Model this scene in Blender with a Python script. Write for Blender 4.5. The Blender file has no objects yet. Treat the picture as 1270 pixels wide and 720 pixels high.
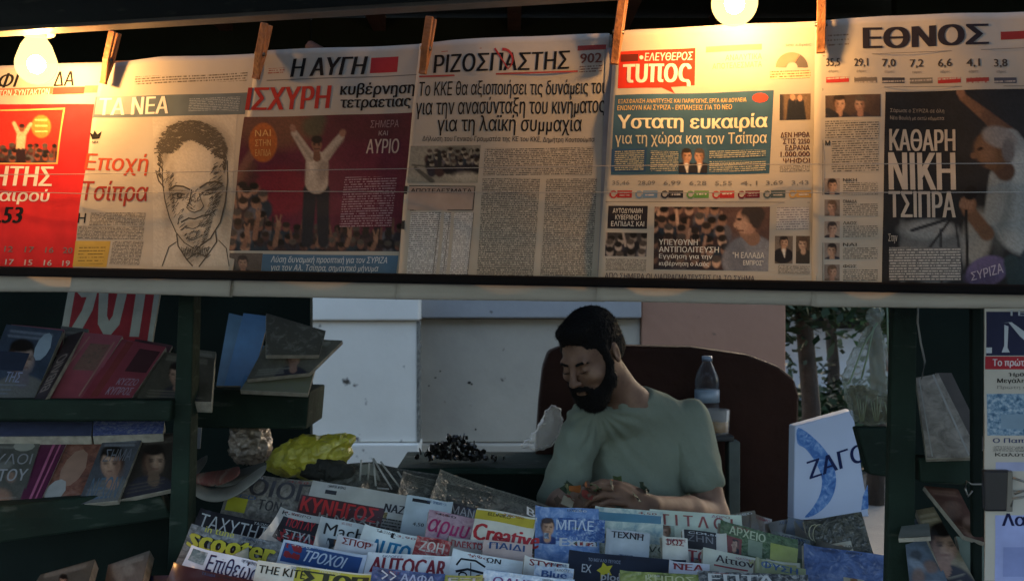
import bpy, bmesh, math, random
import numpy as np
from mathutils import Vector, Matrix, noise
from mathutils.geometry import tessellate_polygon

SC = bpy.context.scene
COL = SC.collection
R = math.radians
random.seed(7)

# ------------------------------------------------------------------ camera
FPX = 1270.0; CX, CY = 635.0, 360.0; CAMZ = 1.5
cd = bpy.data.cameras.new('camera'); cam = bpy.data.objects.new('camera', cd); COL.objects.link(cam)
cam.location = (0, 0, CAMZ); cam.rotation_euler = (R(90), 0, 0)
cd.lens = 36; cd.sensor_width = 36; cd.clip_start = .05; cd.clip_end = 500
cd.dof.use_dof = True; cd.dof.focus_distance = 1.85; cd.dof.aperture_fstop = 9.0
SC.camera = cam
# ------------------------------------------------------------------ world, sun, exposure (dusk, shaded street)
w = bpy.data.worlds.new('World'); SC.world = w; w.use_nodes = True
nt = w.node_tree; bg = nt.nodes['Background']
sky = nt.nodes.new('ShaderNodeTexSky'); sky.sky_type = 'NISHITA'; sky.sun_disc = False
SUN_EL, SUN_AZ = R(18), R(20)
sky.sun_elevation = SUN_EL; sky.sun_rotation = SUN_AZ
nt.links.new(sky.outputs[0], bg.inputs[0]); bg.inputs[1].default_value = 0.15; sky.air_density = 1.0; sky.dust_density = 4.0; sky.ozone_density = 0.8
sl = bpy.data.lights.new('sun', 'SUN'); sl.energy = 0.1; sl.angle = R(20); sl.color = (1, .9, .78)
so = bpy.data.objects.new('sun', sl); COL.objects.link(so)
sd = Vector((math.sin(SUN_AZ) * math.cos(SUN_EL), math.cos(SUN_AZ) * math.cos(SUN_EL), math.sin(SUN_EL)))
so.rotation_euler = sd.to_track_quat('Z', 'Y').to_euler()
SC.view_settings.view_transform = 'Standard'; SC.view_settings.look = 'None'
SC.view_settings.exposure = 2.2; SC.view_settings.gamma = 1
SC.cycles.max_bounces = 6; SC.cycles.transparent_max_bounces = 16
SC.cycles.sample_clamp_indirect = 4

# ------------------------------------------------------------------ helpers
def lin(c):
    return tuple((x / 12.92 if x <= .04045 else ((x + .055) / 1.055) ** 2.4) for x in c)
def hexc(h):
    return lin(tuple(int(h[i:i + 2], 16) / 255 for i in (0, 2, 4)))
def P(px, py, Y):
    return Vector(((px - CX) / FPX * Y, Y, CAMZ - (py - CY) / FPX * Y))

_m = {}
def nodes(name):
    m = bpy.data.materials.new(name); m.use_nodes = True
    return m, m.node_tree, m.node_tree.nodes, m.node_tree.links, m.node_tree.nodes['Principled BSDF']
def mat(name, col, rough=.7, var=.15, scale=8, bump=.0, bscale=60, metal=0, coat=0, spec=.5, coords='Object', detail=4):
    """plain coloured surface with mottled colour and fine relief"""
    if name in _m: return _m[name]
    m, t, N, L, b = nodes(name)
    c = hexc(col) if isinstance(col, str) else col
    tc = N.new('ShaderNodeTexCoord'); nz = N.new('ShaderNodeTexNoise'); nz.inputs['Scale'].default_value = scale; nz.inputs['Detail'].default_value = detail
    L.new(tc.outputs[coords], nz.inputs['Vector'])
    mx = N.new('ShaderNodeMix'); mx.data_type = 'RGBA'
    mx.inputs[6].default_value = tuple(x * (1 - var) for x in c) + (1,); mx.inputs[7].default_value = tuple(min(1, x * (1 + var)) for x in c) + (1,)
    mr = N.new('ShaderNodeMapRange'); mr.inputs[1].default_value = .3; mr.inputs[2].default_value = .7
    L.new(nz.outputs[0], mr.inputs[0]); L.new(mr.outputs[0], mx.inputs[0]); L.new(mx.outputs[2], b.inputs['Base Color'])
    b.inputs['Roughness'].default_value = rough; b.inputs['Metallic'].default_value = metal
    b.inputs['Coat Weight'].default_value = coat; b.inputs['Coat Roughness'].default_value = .16
    b.inputs['Specular IOR Level'].default_value = spec
    if bump:
        n2 = N.new('ShaderNodeTexNoise'); n2.inputs['Scale'].default_value = bscale; n2.inputs['Detail'].default_value = 5
        L.new(tc.outputs[coords], n2.inputs['Vector'])
        bp = N.new('ShaderNodeBump'); bp.inputs['Strength'].default_value = bump; bp.inputs['Distance'].default_value = .01
        L.new(n2.outputs[0], bp.inputs['Height']); L.new(bp.outputs[0], b.inputs['Normal'])
    _m[name] = m; return m
def ink(col, coat=0):
    return mat('ink_%s_%d' % (col, int(coat * 10)), col, rough=.75 if not coat else .4, var=.12, scale=30, coat=coat * 1.4, bump=.0 if not coat else .25, bscale=24, spec=.2 if not coat else .5)
def body_text(paper='a8a399', inkc='4a4a4c', pitch=.26, fill=.62, word=5.0, name=None):
    """rows of tiny unreadable print; uv in cm"""
    nm = name or 'print_rows_%s_%s_%d_%d' % (paper, inkc, pitch * 100, fill * 100)
    if nm in _m: return _m[nm]
    m, t, N, L, b = nodes(nm)
    uv = N.new('ShaderNodeUVMap'); sp = N.new('ShaderNodeSeparateXYZ'); L.new(uv.outputs[0], sp.inputs[0])
    def math_(op, a, bb=None, c=None):
        n = N.new('ShaderNodeMath'); n.operation = op
        for i, v in enumerate((a, bb, c)):
            if v is None: continue
            if isinstance(v, (int, float)): n.inputs[i].default_value = v
            else: L.new(v, n.inputs[i])
        return n.outputs[0]
    row = math_('DIVIDE', sp.outputs[1], pitch)
    fr = math_('FRACT', row); ri = math_('FLOOR', row)
    band = math_('LESS_THAN', fr, fill)
    cb = N.new('ShaderNodeCombineXYZ')
    L.new(math_('MULTIPLY', sp.outputs[0], word), cb.inputs[0]); L.new(math_('MULTIPLY', ri, 7.31), cb.inputs[1])
    nz = N.new('ShaderNodeTexNoise'); nz.inputs['Scale'].default_value = 1.0; nz.inputs['Detail'].default_value = 2; nz.inputs['Roughness'].default_value=.7
    L.new(cb.outputs[0], nz.inputs['Vector'])
    g = N.new('ShaderNodeMapRange'); g.inputs[1].default_value = .40; g.inputs[2].default_value = .52; L.new(nz.outputs[0], g.inputs[0])
    k = math_('MULTIPLY', band, g.outputs[0])
    mx = N.new('ShaderNodeMix'); mx.data_type = 'RGBA'
    mx.inputs[6].default_value = hexc(paper) + (1,); mx.inputs[7].default_value = hexc(inkc) + (1,)
    L.new(k, mx.inputs[0]); L.new(mx.outputs[2], b.inputs['Base Color']); b.inputs['Roughness'].default_value = .8; b.inputs['Specular IOR Level'].default_value = .2
    _m[nm] = m; return m
def photo_mat(name, cols, scale=1.2, coat=0, distort=.6, seed=0):
    """printed halftone picture of a busy scene; uv in cm"""
    if name in _m: return _m[name]
    m, t, N, L, b = nodes(name)
    uv = N.new('ShaderNodeUVMap'); mp = N.new('ShaderNodeMapping'); mp.inputs['Location'].default_value = (seed * 3.7, seed * 1.9, seed)
    L.new(uv.outputs[0], mp.inputs[0])
    nz = N.new('ShaderNodeTexNoise'); nz.inputs['Scale'].default_value = scale; nz.inputs['Detail'].default_value = 6; nz.inputs['Roughness'].default_value = .62; nz.inputs['Distortion'].default_value = distort
    L.new(mp.outputs[0], nz.inputs['Vector'])
    cr = N.new('ShaderNodeValToRGB'); cr.color_ramp.interpolation = 'LINEAR'
    e = cr.color_ramp.elements; n = len(cols)
    e[0].position = .30; e[0].color = hexc(cols[0]) + (1,); e[1].position = .70; e[1].color = hexc(cols[-1]) + (1,)
    for i in range(1, n - 1):
        q = e.new(.30 + .40 * i / (n - 1)); q.color = hexc(cols[i]) + (1,)
    L.new(nz.outputs[0], cr.inputs[0]); L.new(cr.outputs[0], b.inputs['Base Color'])
    b.inputs['Roughness'].default_value = .7; b.inputs['Coat Weight'].default_value = coat; b.inputs['Specular IOR Level'].default_value = .25
    b.inputs['Coat Roughness'].default_value = .12
    if coat:
        nb_ = N.new('ShaderNodeTexNoise'); nb_.inputs['Scale'].default_value = .5; nb_.inputs['Detail'].default_value = 3; nb_.inputs['Distortion'].default_value = 1.5; L.new(mp.outputs[0], nb_.inputs['Vector'])
        bp = N.new('ShaderNodeBump'); bp.inputs['Strength'].default_value = .5; bp.inputs['Distance'].default_value = .02; L.new(nb_.outputs[0], bp.inputs['Height']); L.new(bp.outputs[0], b.inputs['Coat Normal'])
    _m[name] = m; return m

def thing(name, label, cat, loc=(0, 0, 0), group=None):
    o = bpy.data.objects.new(name, None); COL.objects.link(o); o.location = loc
    o.empty_display_size = .05
    o['label'] = label; o['category'] = cat
    if group: o['group'] = group
    return o
def wloc(o):
    v = Vector((0, 0, 0))
    while o is not None: v = v + o.location; o = o.parent
    return v
def link(name, me, m, parent=None, label=None, kind=None, smooth=False):
    o = bpy.data.objects.new(name, me); COL.objects.link(o)
    if m is not None: me.materials.append(m)
    if parent is not None:
        o.parent = parent; v = wloc(parent)
        me.transform(Matrix.Translation(-v))
    if label: o['label'] = label
    if kind: o['kind'] = kind
    if smooth:
        me.polygons.foreach_set('use_smooth', [True] * len(me.polygons))
    return o
def solo(o, label, cat, group=None):
    """top-level thing of one mesh: origin moved to its base"""
    me = o.data
    co = np.zeros(len(me.vertices) * 3); me.vertices.foreach_get('co', co); co = co.reshape(-1, 3)
    c = Vector(((co[:, 0].min() + co[:, 0].max()) / 2, (co[:, 1].min() + co[:, 1].max()) / 2, co[:, 2].min()))
    me.transform(Matrix.Translation(-c)); o.location = c
    o['label'] = label; o['category'] = cat
    if group: o['group'] = group
    return o
def mesh(name, verts, faces, m, parent=None, uvs=None, **k):
    me = bpy.data.meshes.new(name); me.from_pydata([tuple(v) for v in verts], [], faces)
    if uvs is not None:
        l = me.uv_layers.new(name='UVMap')
        for lp in me.loops: l.data[lp.index].uv = uvs[lp.vertex_index]
    me.update()
    return link(name, me, m, parent, **k)
def bm_obj(name, bm, m, parent=None, **k):
    bmesh.ops.recalc_face_normals(bm, faces=bm.faces)
    me = bpy.data.meshes.new(name); bm.to_mesh(me); bm.free()
    return link(name, me, m, parent, **k)
def add_box(bm, lo, hi, bev=0.0, mtx=None):
    r = bmesh.ops.create_cube(bm, size=1)
    vs = r['verts']
    s = Vector(hi) - Vector(lo); c = (Vector(hi) + Vector(lo)) / 2
    for v in vs: v.co = Vector((v.co.x * s.x, v.co.y * s.y, v.co.z * s.z)) + c
    if bev:
        es = list({e for v in vs for e in v.link_edges})
        q = bmesh.ops.bevel(bm, geom=es, offset=bev, segments=2, affect='EDGES', profile=.5)
        vs = [v for v in q['verts']]
    if mtx is not None:
        for v in vs: v.co = mtx @ v.co
    return vs
def box(name, lo, hi, m, parent=None, bev=0.003, mtx=None, **k):
    bm = bmesh.new(); add_box(bm, lo, hi, bev)
    if mtx is not None: bmesh.ops.transform(bm, matrix=mtx, verts=bm.verts)
    return bm_obj(name, bm, m, parent, **k)
def hexa(name, c8, m, parent=None, bev=0.003, **k):
    """six-sided solid from 4 front corners and 4 back corners"""
    bm = bmesh.new(); v = [bm.verts.new(p) for p in c8]
    for f in ((0, 1, 2, 3), (7, 6, 5, 4), (0, 4, 5, 1), (1, 5, 6, 2), (2, 6, 7, 3), (3, 7, 4, 0)): bm.faces.new([v[i] for i in f])
    bmesh.ops.recalc_face_normals(bm, faces=bm.faces)
    if bev: bmesh.ops.bevel(bm, geom=list(bm.edges), offset=bev, segments=2, affect='EDGES', profile=.5)
    return bm_obj(name, bm, m, parent, **k)
def pxslab(name, quad, Yf, th, m, parent=None, bev=.003, **k):
    """solid whose front face covers a photograph quad at depth(s) Yf"""
    Y = Yf if isinstance(Yf, (list, tuple)) else [Yf] * 4
    f = [P(q[0], q[1], y) for q, y in zip(quad, Y)]
    n = (f[1] - f[0]).cross(f[3] - f[0]).normalized()
    if n.y < 0: n = -n
    return hexa(name, f + [p + n * th for p in f], m, parent, bev, **k)
def tube(name, pts, rad, m, parent=None, seg=8, **k):
    bm = bmesh.new(); pts = [Vector(p) for p in pts]
    if not isinstance(rad, (list, tuple)): rad = [rad] * len(pts)
    rings = []; up = Vector((0, 0, 1))
    for i, p in enumerate(pts):
        d = (pts[min(i + 1, len(pts) - 1)] - pts[max(i - 1, 0)]).normalized()
        a = d.cross(up)
        if a.length < .05: a = d.cross(Vector((1, 0, 0)))
        a.normalize(); b2 = d.cross(a)
        rings.append([bm.verts.new(p + (a * math.cos(t) + b2 * math.sin(t)) * rad[i]) for t in [2 * math.pi * j / seg for j in range(seg)]])
    for i in range(len(rings) - 1):
        for j in range(seg): bm.faces.new((rings[i][j], rings[i][(j + 1) % seg], rings[i + 1][(j + 1) % seg], rings[i + 1][j]))
    bm.faces.new(rings[0]); bm.faces.new(rings[-1])
    return bm_obj(name, bm, m, parent, smooth=True, **k)
def lathe(name, prof, centre, m, parent=None, seg=28, **k):
    bm = bmesh.new(); rings = []
    for r, z in prof:
        rings.append([bm.verts.new((centre[0] + r * math.cos(2 * math.pi * j / seg), centre[1] + r * math.sin(2 * math.pi * j / seg), centre[2] + z)) for j in range(seg)])
    for i in range(len(rings) - 1):
        for j in range(seg): bm.faces.new((rings[i][j], rings[i][(j + 1) % seg], rings[i + 1][(j + 1) % seg], rings[i + 1][j]))
    bm.faces.new(rings[0]); bm.faces.new(rings[-1])
    return bm_obj(name, bm, m, parent, smooth=True, **k)

# flat print: a surface that things are printed on
class Surf:
    def __init__(s, a, b, c, wave=None):
        s.o = Vector(a); s.u = (Vector(b) - s.o).normalized()
        n = (Vector(b) - s.o).cross(Vector(c) - s.o).normalized()
        if n.dot(Vector((0, 0, CAMZ)) - s.o) < 0: n = -n
        s.n = n; s.v = n.cross(s.u); s.wave = wave
        if s.v.z < 0: s.v = -s.v
    def hit(s, px, py, h=0.0):
        d = Vector(((px - CX) / FPX, 1, -(py - CY) / FPX)); o = Vector((0, 0, CAMZ))
        t = (s.o - o).dot(s.n) / d.dot(s.n)
        p = o + d * t
        return p + s.n * (h + (s.wave(px, py) if s.wave else 0))
    def uv(s, p):
        q = p - s.o; return (q.dot(s.u) * 100, q.dot(s.v) * 100)
def shear(px): return -(1050 - px) / 6000.0
def slope(py): return -.05 + .07 * (py - 50) / 295.0
def Q(x0, y0, x1, y1, k=None, m=None):
    """upright box on a newspaper -> its slanted quad in the photograph"""
    xm, ym = (x0 + x1) / 2, (y0 + y1) / 2
    r = []
    for x, y in ((x0, y0), (x1, y0), (x1, y1), (x0, y1)):
        kk = shear(xm) if k is None else k; mm = slope(y) if m is None else m
        r.append((x + kk * (y - ym), y + mm * (x - xm)))
    return r
def bil(q, u, v):   # v from the top
    a = (q[0][0] + (q[1][0] - q[0][0]) * u, q[0][1] + (q[1][1] - q[0][1]) * u)
    b = (q[3][0] + (q[2][0] - q[3][0]) * u, q[3][1] + (q[2][1] - q[3][1]) * u)
    return (a[0] + (b[0] - a[0]) * v, a[1] + (b[1] - a[1]) * v)
LH = .00025
def patch(name, S, q, m, parent, h=1, step=9, label=None):
    w_ = max(math.dist(q[0], q[1]), math.dist(q[3], q[2])); h_ = max(math.dist(q[0], q[3]), math.dist(q[1], q[2]))
    nx, ny = max(1, int(w_ / step)), max(1, int(h_ / step))
    vs, uv = [], []
    for j in range(ny + 1):
        for i in range(nx + 1):
            x, y = bil(q, i / nx, j / ny); p = S.hit(x, y, h * LH); vs.append(p); uv.append(S.uv(p))
    fs = [(j * (nx + 1) + i, (j + 1) * (nx + 1) + i, (j + 1) * (nx + 1) + i + 1, j * (nx + 1) + i + 1) for j in range(ny) for i in range(nx)]
    return mesh(name, vs, fs, m, parent, uvs=uv, label=label, smooth=True)
def fine(p, fs, lim):
    """split triangles until no side is longer than lim photograph pixels, so flat print follows a wavy sheet"""
    p = list(p); out = []; mid = {}
    def m_(a, b):
        k = (a, b) if a < b else (b, a)
        if k not in mid: mid[k] = len(p); p.append(((p[a][0] + p[b][0]) / 2, (p[a][1] + p[b][1]) / 2))
        return mid[k]
    st = []
    for f in fs:
        for i in range(1, len(f) - 1): st.append((f[0], f[i], f[i + 1]))
    while st:
        a, b, c = st.pop(); l = (math.dist(p[a], p[b]), math.dist(p[b], p[c]), math.dist(p[c], p[a])); i = l.index(max(l))
        if l[i] <= lim: out.append((a, b, c)); continue
        if i == 1: a, b, c = b, c, a
        elif i == 2: a, b, c = c, a, b
        m = m_(a, b); st += [(a, m, c), (m, b, c)]
    return p, out
def poly(name, S, pts, m, parent, h=2):
    if not isinstance(pts[0][0], (list, tuple)): pts = [pts]
    if len(pts) > 1 and len(pts) < 8:
        for i, q_ in enumerate(pts): poly(name, S, q_, m, parent, h)
        return
    vs, fs, uv = [], [], []
    for pp in pts:
        b = len(vs); w3 = [Vector((x, y, 0)) for x, y in pp]
        p2, f2 = fine(pp, tessellate_polygon([w3]), 10)
        for x, y in p2:
            p = S.hit(x, y, h * LH); vs.append(p); uv.append(S.uv(p))
        for t in f2: fs.append(tuple(b + i for i in t))
    return mesh(name, vs, fs, m, parent, uvs=uv)
def stroke_pts(pts, w0, w1=None):
    w1 = w0 if w1 is None else w1; n = len(pts); L_, R_ = [], []
    for i, p in enumerate(pts):
        a = pts[max(i - 1, 0)]; b = pts[min(i + 1, n - 1)]
        dx, dy = b[0] - a[0], b[1] - a[1]; l = math.hypot(dx, dy) or 1
        ww = (w0 + (w1 - w0) * i / max(1, n - 1)) / 2
        L_.append((p[0] - dy / l * ww, p[1] + dx / l * ww)); R_.append((p[0] + dy / l * ww, p[1] - dx / l * ww))
    return L_ + R_[::-1]
def strokes(name, S, lines, m, parent, h=2):
    """quads along polylines"""
    vs, fs, uv = [], [], []
    for ln in lines:
        pts, w0 = ln[0], ln[1]; w1 = ln[2] if len(ln) > 2 else w0
        o = stroke_pts(pts, w0, w1); n = len(pts); b = len(vs)
        for x, y in o: p = S.hit(x, y, h * LH); vs.append(p); uv.append(S.uv(p))
        for i in range(n - 1): fs.append((b + i, b + i + 1, b + 2 * n - 2 - i, b + 2 * n - 1 - i))
    return mesh(name, vs, fs, m, parent, uvs=uv)
_tc = {}
def fill_loops(loops):
    """non-zero winding fill of overlapping outlines, cut into thin level slabs"""
    vs, fs = [], []; loops = sorted(loops, key=lambda l: min(p[0] for p in l)); groups = []
    for l in loops:
        x0, x1 = min(p[0] for p in l), max(p[0] for p in l)
        if groups and x0 < groups[-1][0] - .001: groups[-1][0] = max(groups[-1][0], x1); groups[-1][1].append(l)
        else: groups.append([x1, [l]])
    for _, ls in groups:
        ed = [(a, b, 1) if a[1] < b[1] else (b, a, -1) for l in ls for a, b in zip(l, l[1:] + l[:1]) if abs(a[1] - b[1]) > 1e-5]
        ys = sorted({round(p[1], 3) for l in ls for p in l}); k = ys[0] + .05
        while k < ys[-1]: ys.append(round(k, 3)); k += .05
        ys = sorted(set(ys)); zz = [ys[0]]
        for y in ys[1:]:
            if y - zz[-1] > .004: zz.append(y)
        for ya, yb in zip(zz[:-1], zz[1:]):
            ym = (ya + yb) / 2; act = []
            for a, b, w_ in ed:
                if a[1] <= ym < b[1]:
                    g = (b[0] - a[0]) / (b[1] - a[1]); act.append((a[0] + g * (ym - a[1]), a[0] + g * (ya - a[1]), a[0] + g * (yb - a[1]), w_))
            act.sort(); wn = 0
            for c in act:
                if wn == 0: st = c
                wn += c[3]
                if wn == 0:
                    n = len(vs); vs += [(st[1], ya), (c[1], ya), (c[2], yb), (st[2], yb)]; fs.append((n, n + 1, n + 2, n + 3))
    return vs, fs
def text_mesh(s, bold, italic, res=2):
    key = (s, bold, italic)
    if key in _tc: return _tc[key]
    c = bpy.data.curves.new('lettering', 'FONT'); c.body = s; c.resolution_u = res; c.shear = italic; c.fill_mode = 'NONE'
    o = bpy.data.objects.new('lettering', c); COL.objects.link(o)
    bpy.context.view_layer.update()
    me = bpy.data.meshes.new_from_object(o.evaluated_get(bpy.context.evaluated_depsgraph_get()))
    co = [(v.co.x, v.co.y) for v in me.vertices]; nxt = {e.vertices[0]: [] for e in me.edges}; adj = {}
    for e in me.edges:
        a, b = e.vertices; adj.setdefault(a, []).append(b); adj.setdefault(b, []).append(a)
    seen, loops = set(), []
    for st in sorted(adj):
        if st in seen: continue
        L_ = [st]; seen.add(st); cur = st
        while True:
            n_ = [q for q in adj[cur] if q not in seen]
            if not n_: break
            cur = st + 1 if (cur == st and st + 1 in n_) else n_[0]; seen.add(cur); L_.append(cur)
        loops.append([co[i] for i in L_])
    bpy.data.objects.remove(o); bpy.data.curves.remove(c); bpy.data.meshes.remove(me)
    vs, fs = fill_loops(loops)
    x0, x1 = min(v[0] for v in vs), max(v[0] for v in vs); y0, y1 = min(v[1] for v in vs), max(v[1] for v in vs)
    r = ([((x - x0) / (x1 - x0), 1 - (y - y0) / (y1 - y0)) for x, y in vs], fs, x1 - x0)
    _tc[key] = r; return r
def text(name, s, S, q, m, parent, h=3, bold=.018, italic=0):
    uvs, fs, ar = text_mesh(s, 0, italic)
    vs, ff = [], []
    db = bold * .8 / ar; n = 1 if bold < .008 else (2 if bold < .016 else (3 if bold < .04 else 5))   # heavier weights: the strokes doubled sideways
    for k in range(n):
        sh = 0 if n == 1 else -db + 2 * db * k / (n - 1)
        pu, pf = fine([bil(q, db + u * (1 - 2 * db) + sh, v) for u, v in uvs], fs, 12)
        b = len(vs); vs += [S.hit(x, y, h * LH + k * .00004) for x, y in pu]; ff += [tuple(b + i for i in f) for f in pf]
    return mesh(name, vs, ff, m, parent)

# printed pictures: halftone images painted as flat print, one colour per grid point
def vnoise(X, Y, sc, seed):
    r = np.random.RandomState(seed).rand(64, 64); x, y = X * sc + seed * 3.3, Y * sc + seed * 1.7
    xi, yi = np.floor(x).astype(int), np.floor(y).astype(int); fx, fy = x - xi, y - yi; fx = fx * fx * (3 - 2 * fx); fy = fy * fy * (3 - 2 * fy)
    g = lambda i, j: r[(xi + i) % 64, (yi + j) % 64]
    return (g(0, 0) * (1 - fx) + g(1, 0) * fx) * (1 - fy) + (g(0, 1) * (1 - fx) + g(1, 1) * fx) * fy
class Pic:
    def __init__(s, S, q, base, step=1.5, seed=1, tone=.25):
        s.S, s.q = S, q; w_ = max(math.dist(q[0], q[1]), 2); h_ = max(math.dist(q[0], q[3]), 2); s.nx, s.ny = max(3, int(w_ / step)), max(3, int(h_ / step))
        u, v = np.meshgrid(np.linspace(0, 1, s.nx + 1), np.linspace(0, 1, s.ny + 1))
        a = [q[0][i] + (q[1][i] - q[0][i]) * u for i in (0, 1)]; b = [q[3][i] + (q[2][i] - q[3][i]) * u for i in (0, 1)]
        s.X, s.Y = [a[i] + (b[i] - a[i]) * v for i in (0, 1)]
        n = vnoise(s.X, s.Y, .05, seed) * .6 + vnoise(s.X, s.Y, .16, seed + 1) * .4
        s.C = np.array(hexc(base))[None, None, :] * (1 + tone * 2 * (n - .5))[..., None]; s.seed = seed
    def _mix(s, m, col):
        m = np.clip(m, 0, 1)[..., None]; s.C = s.C * (1 - m) + np.array(hexc(col))[None, None, :] * m
    def ell(s, cx, cy, rx, ry, col, rot=0, soft=.25, a=1):
        c, n = math.cos(R(rot)), math.sin(R(rot)); dx, dy = s.X - cx, s.Y - cy
        d = np.sqrt(((dx * c + dy * n) / rx) ** 2 + ((-dx * n + dy * c) / ry) ** 2); s._mix((1 + soft / 2 - d) / soft * a if a == 1 else np.clip((1 + soft / 2 - d) / soft, 0, 1) * a, col)
    def cap(s, x0, y0, x1, y1, r0, r1, col, soft=1.2, a=1):
        dx, dy = x1 - x0, y1 - y0; t = np.clip(((s.X - x0) * dx + (s.Y - y0) * dy) / (dx * dx + dy * dy + 1e-9), 0, 1)
        d = np.hypot(s.X - x0 - t * dx, s.Y - y0 - t * dy) - (r0 + (r1 - r0) * t); s._mix(np.clip(.5 - d / soft, 0, 1) * a, col)
    def face(s, cx, cy, h, skin='a88468', hair='241e1c', cloth='2a2c34', turn=0, body=True, shirt=None):
        w_ = h * .74
        if body:
            s.ell(cx - turn * w_ * .1, cy + h * 1.25, w_ * 1.35, h * .75, cloth, 0, .1); s.cap(cx, cy + h * .3, cx, cy + h * .7, w_ * .26, w_ * .3, skin)
            if shirt: s.cap(cx, cy + h * .75, cx + turn, cy + h * 1.4, w_ * .22, w_ * .05, shirt)
        s.ell(cx, cy - h * .12, w_ * .58, h * .52, hair, 0, .15); s.ell(cx + turn * w_ * .07, cy + h * .05, w_ * .47, h * .47, skin, 0, .15)
        s.ell(cx - turn * w_ * .34, cy + h * .1, w_ * .22, h * .38, '5c4438', 0, .8, .55); s.ell(cx + turn * w_ * .18, cy - h * .05, w_ * .25, h * .3, 'c4a48c', 0, 1, .45)
        s.ell(cx, cy - h * .42, w_ * .5, h * .2, hair, 0, .3)
        for e in (-1, 1):
            ex = cx + turn * w_ * .1 + e * w_ * .21; s.cap(ex - w_ * .1, cy - h * .07, ex + w_ * .1, cy - h * .07, h * .025, h * .025, hair, h * .06, .8); s.ell(ex, cy + h * .01, w_ * .1, h * .04, '2a2020', 0, .8, .8)
        s.cap(cx + turn * w_ * .16, cy, cx + turn * w_ * .18, cy + h * .14, h * .03, h * .045, '7c5c4a', h * .08, .6); s.cap(cx + turn * w_ * .06 - w_ * .12, cy + h * .27, cx + turn * w_ * .12 + w_ * .1, cy + h * .27, h * .02, h * .02, '5c3430', h * .06, .85)
    def crowd(s, x0, y0, x1, y1, sz, seed, tones=('8c6a58', '6a4e42', 'a07c68', '4c3830')):
        rnd = random.Random(seed); y = y0
        while y < y1:
            x = x0 + rnd.uniform(-sz, 0)
            while x < x1:
                jy = y + rnd.uniform(-.3, .3) * sz; s.ell(x, jy + sz * 1.1, sz * .75, sz * .9, rnd.choice(('1c1a20', '2c2a34', '3c2c2c', '5c5a60', '24303c')), 0, .3)
                s.ell(x, jy, sz * .36, sz * .46, rnd.choice(tones), 0, .3); s.ell(x, jy - sz * .25, sz * .38, sz * .3, rnd.choice(('1a1614', '2c2420', '4c4440')), 0, .4)
                if rnd.random() < .3: s.cap(x + sz * .4, jy + sz * .6, x + rnd.uniform(0, .9) * sz, jy - sz * .9, sz * .14, sz * .1, rnd.choice(tones))
                x += sz * rnd.uniform(.8, 1.3)
            y += sz * .8
    def grain(s, amp=.2):
        r = np.random.RandomState(s.seed).rand(*s.X.shape); s.C = s.C * (1 + amp * 2 * (r - .5))[..., None]
    def build(s, name, parent, h=2, grain=.16, coat=0):
        s.grain(grain); vs = [s.S.hit(x, y, h * LH) for x, y in zip(s.X.ravel(), s.Y.ravel())]; nx, ny = s.nx, s.ny
        fs = [(j * (nx + 1) + i, (j + 1) * (nx + 1) + i, (j + 1) * (nx + 1) + i + 1, j * (nx + 1) + i + 1) for j in range(ny) for i in range(nx)]
        key = 'printed_picture_%d' % bool(coat)
        if key not in _m:
            m, t, N, L, b = nodes(key); at_ = N.new('ShaderNodeAttribute'); at_.attribute_name = 'print'; L.new(at_.outputs[0], b.inputs['Base Color']); b.inputs['Roughness'].default_value = .7 if not coat else .4; b.inputs['Coat Weight'].default_value = coat; b.inputs['Coat Roughness'].default_value = .15; b.inputs['Specular IOR Level'].default_value = .25; _m[key] = m
        o = mesh(name, vs, fs, _m[key], parent, smooth=True)
        ca = o.data.color_attributes.new('print', 'FLOAT_COLOR', 'POINT'); c4 = np.ones((len(vs), 4), np.float32); c4[:, :3] = np.clip(s.C.reshape(-1, 3), 0, 1); ca.data.foreach_set('color', c4.ravel())
        return o

# ------------------------------------------------------------------ materials
M_green = mat('dark_green_paint', '101a16', .8, .3, 5, .15, 40, spec=.15)
M_green2 = mat('old_green_paint', '17261e', .75, .35, 9, .2, 60, spec=.2)
M_teal = mat('teal_fascia_paint', '101d21', .45, .25, 4, .1, 30)
for m_ in (M_green2, M_teal):
    N_, L_ = m_.node_tree.nodes, m_.node_tree.links; b_ = N_['Principled BSDF']; src = b_.inputs['Base Color'].links[0].from_socket
    tc_ = N_.new('ShaderNodeTexCoord'); mp_ = N_.new('ShaderNodeMapping'); mp_.inputs['Scale'].default_value = (14, 14, 60); nz_ = N_.new('ShaderNodeTexNoise'); nz_.inputs['Scale'].default_value = 1; nz_.inputs['Detail'].default_value = 6
    L_.new(tc_.outputs['Object'], mp_.inputs[0]); L_.new(mp_.outputs[0], nz_.inputs['Vector'])
    r_ = N_.new('ShaderNodeMapRange'); r_.inputs[1].default_value = .60; r_.inputs[2].default_value = .72; r_.inputs[4].default_value = .6; L_.new(nz_.outputs[0], r_.inputs[0])
    x_ = N_.new('ShaderNodeMix'); x_.data_type = 'RGBA'; x_.inputs[7].default_value = hexc('4a5048') + (1,); L_.new(src, x_.inputs[6]); L_.new(r_.outputs[0], x_.inputs[0]); L_.new(x_.outputs[2], b_.inputs['Base Color'])
M_lip = mat('pale_metal_lip', '5c5a54', .4, .2, 20, .1, 80)
M_black = mat('black_rail', '0b0b0e', .8, .3, 12, .1, 90, spec=.12)
M_wood = mat('peg_wood', '8a5a33', .6, .35, 40, .3, 150)
M_rafter = mat('brown_rafter', '3c2418', .7, .3, 18, .3, 60)
M_paper = mat('newsprint', 'aaa59c', .85, .05, 14, .25, 16, spec=.15)
M_page = mat('page_edges', '8f8a7e', .85, .25, 60, .3, 200)
M_white = mat('white_stock', 'c9cdd4', .5, .05, 12, .1, 20, coat=.2)
M_inkk = ink('151517')

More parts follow.
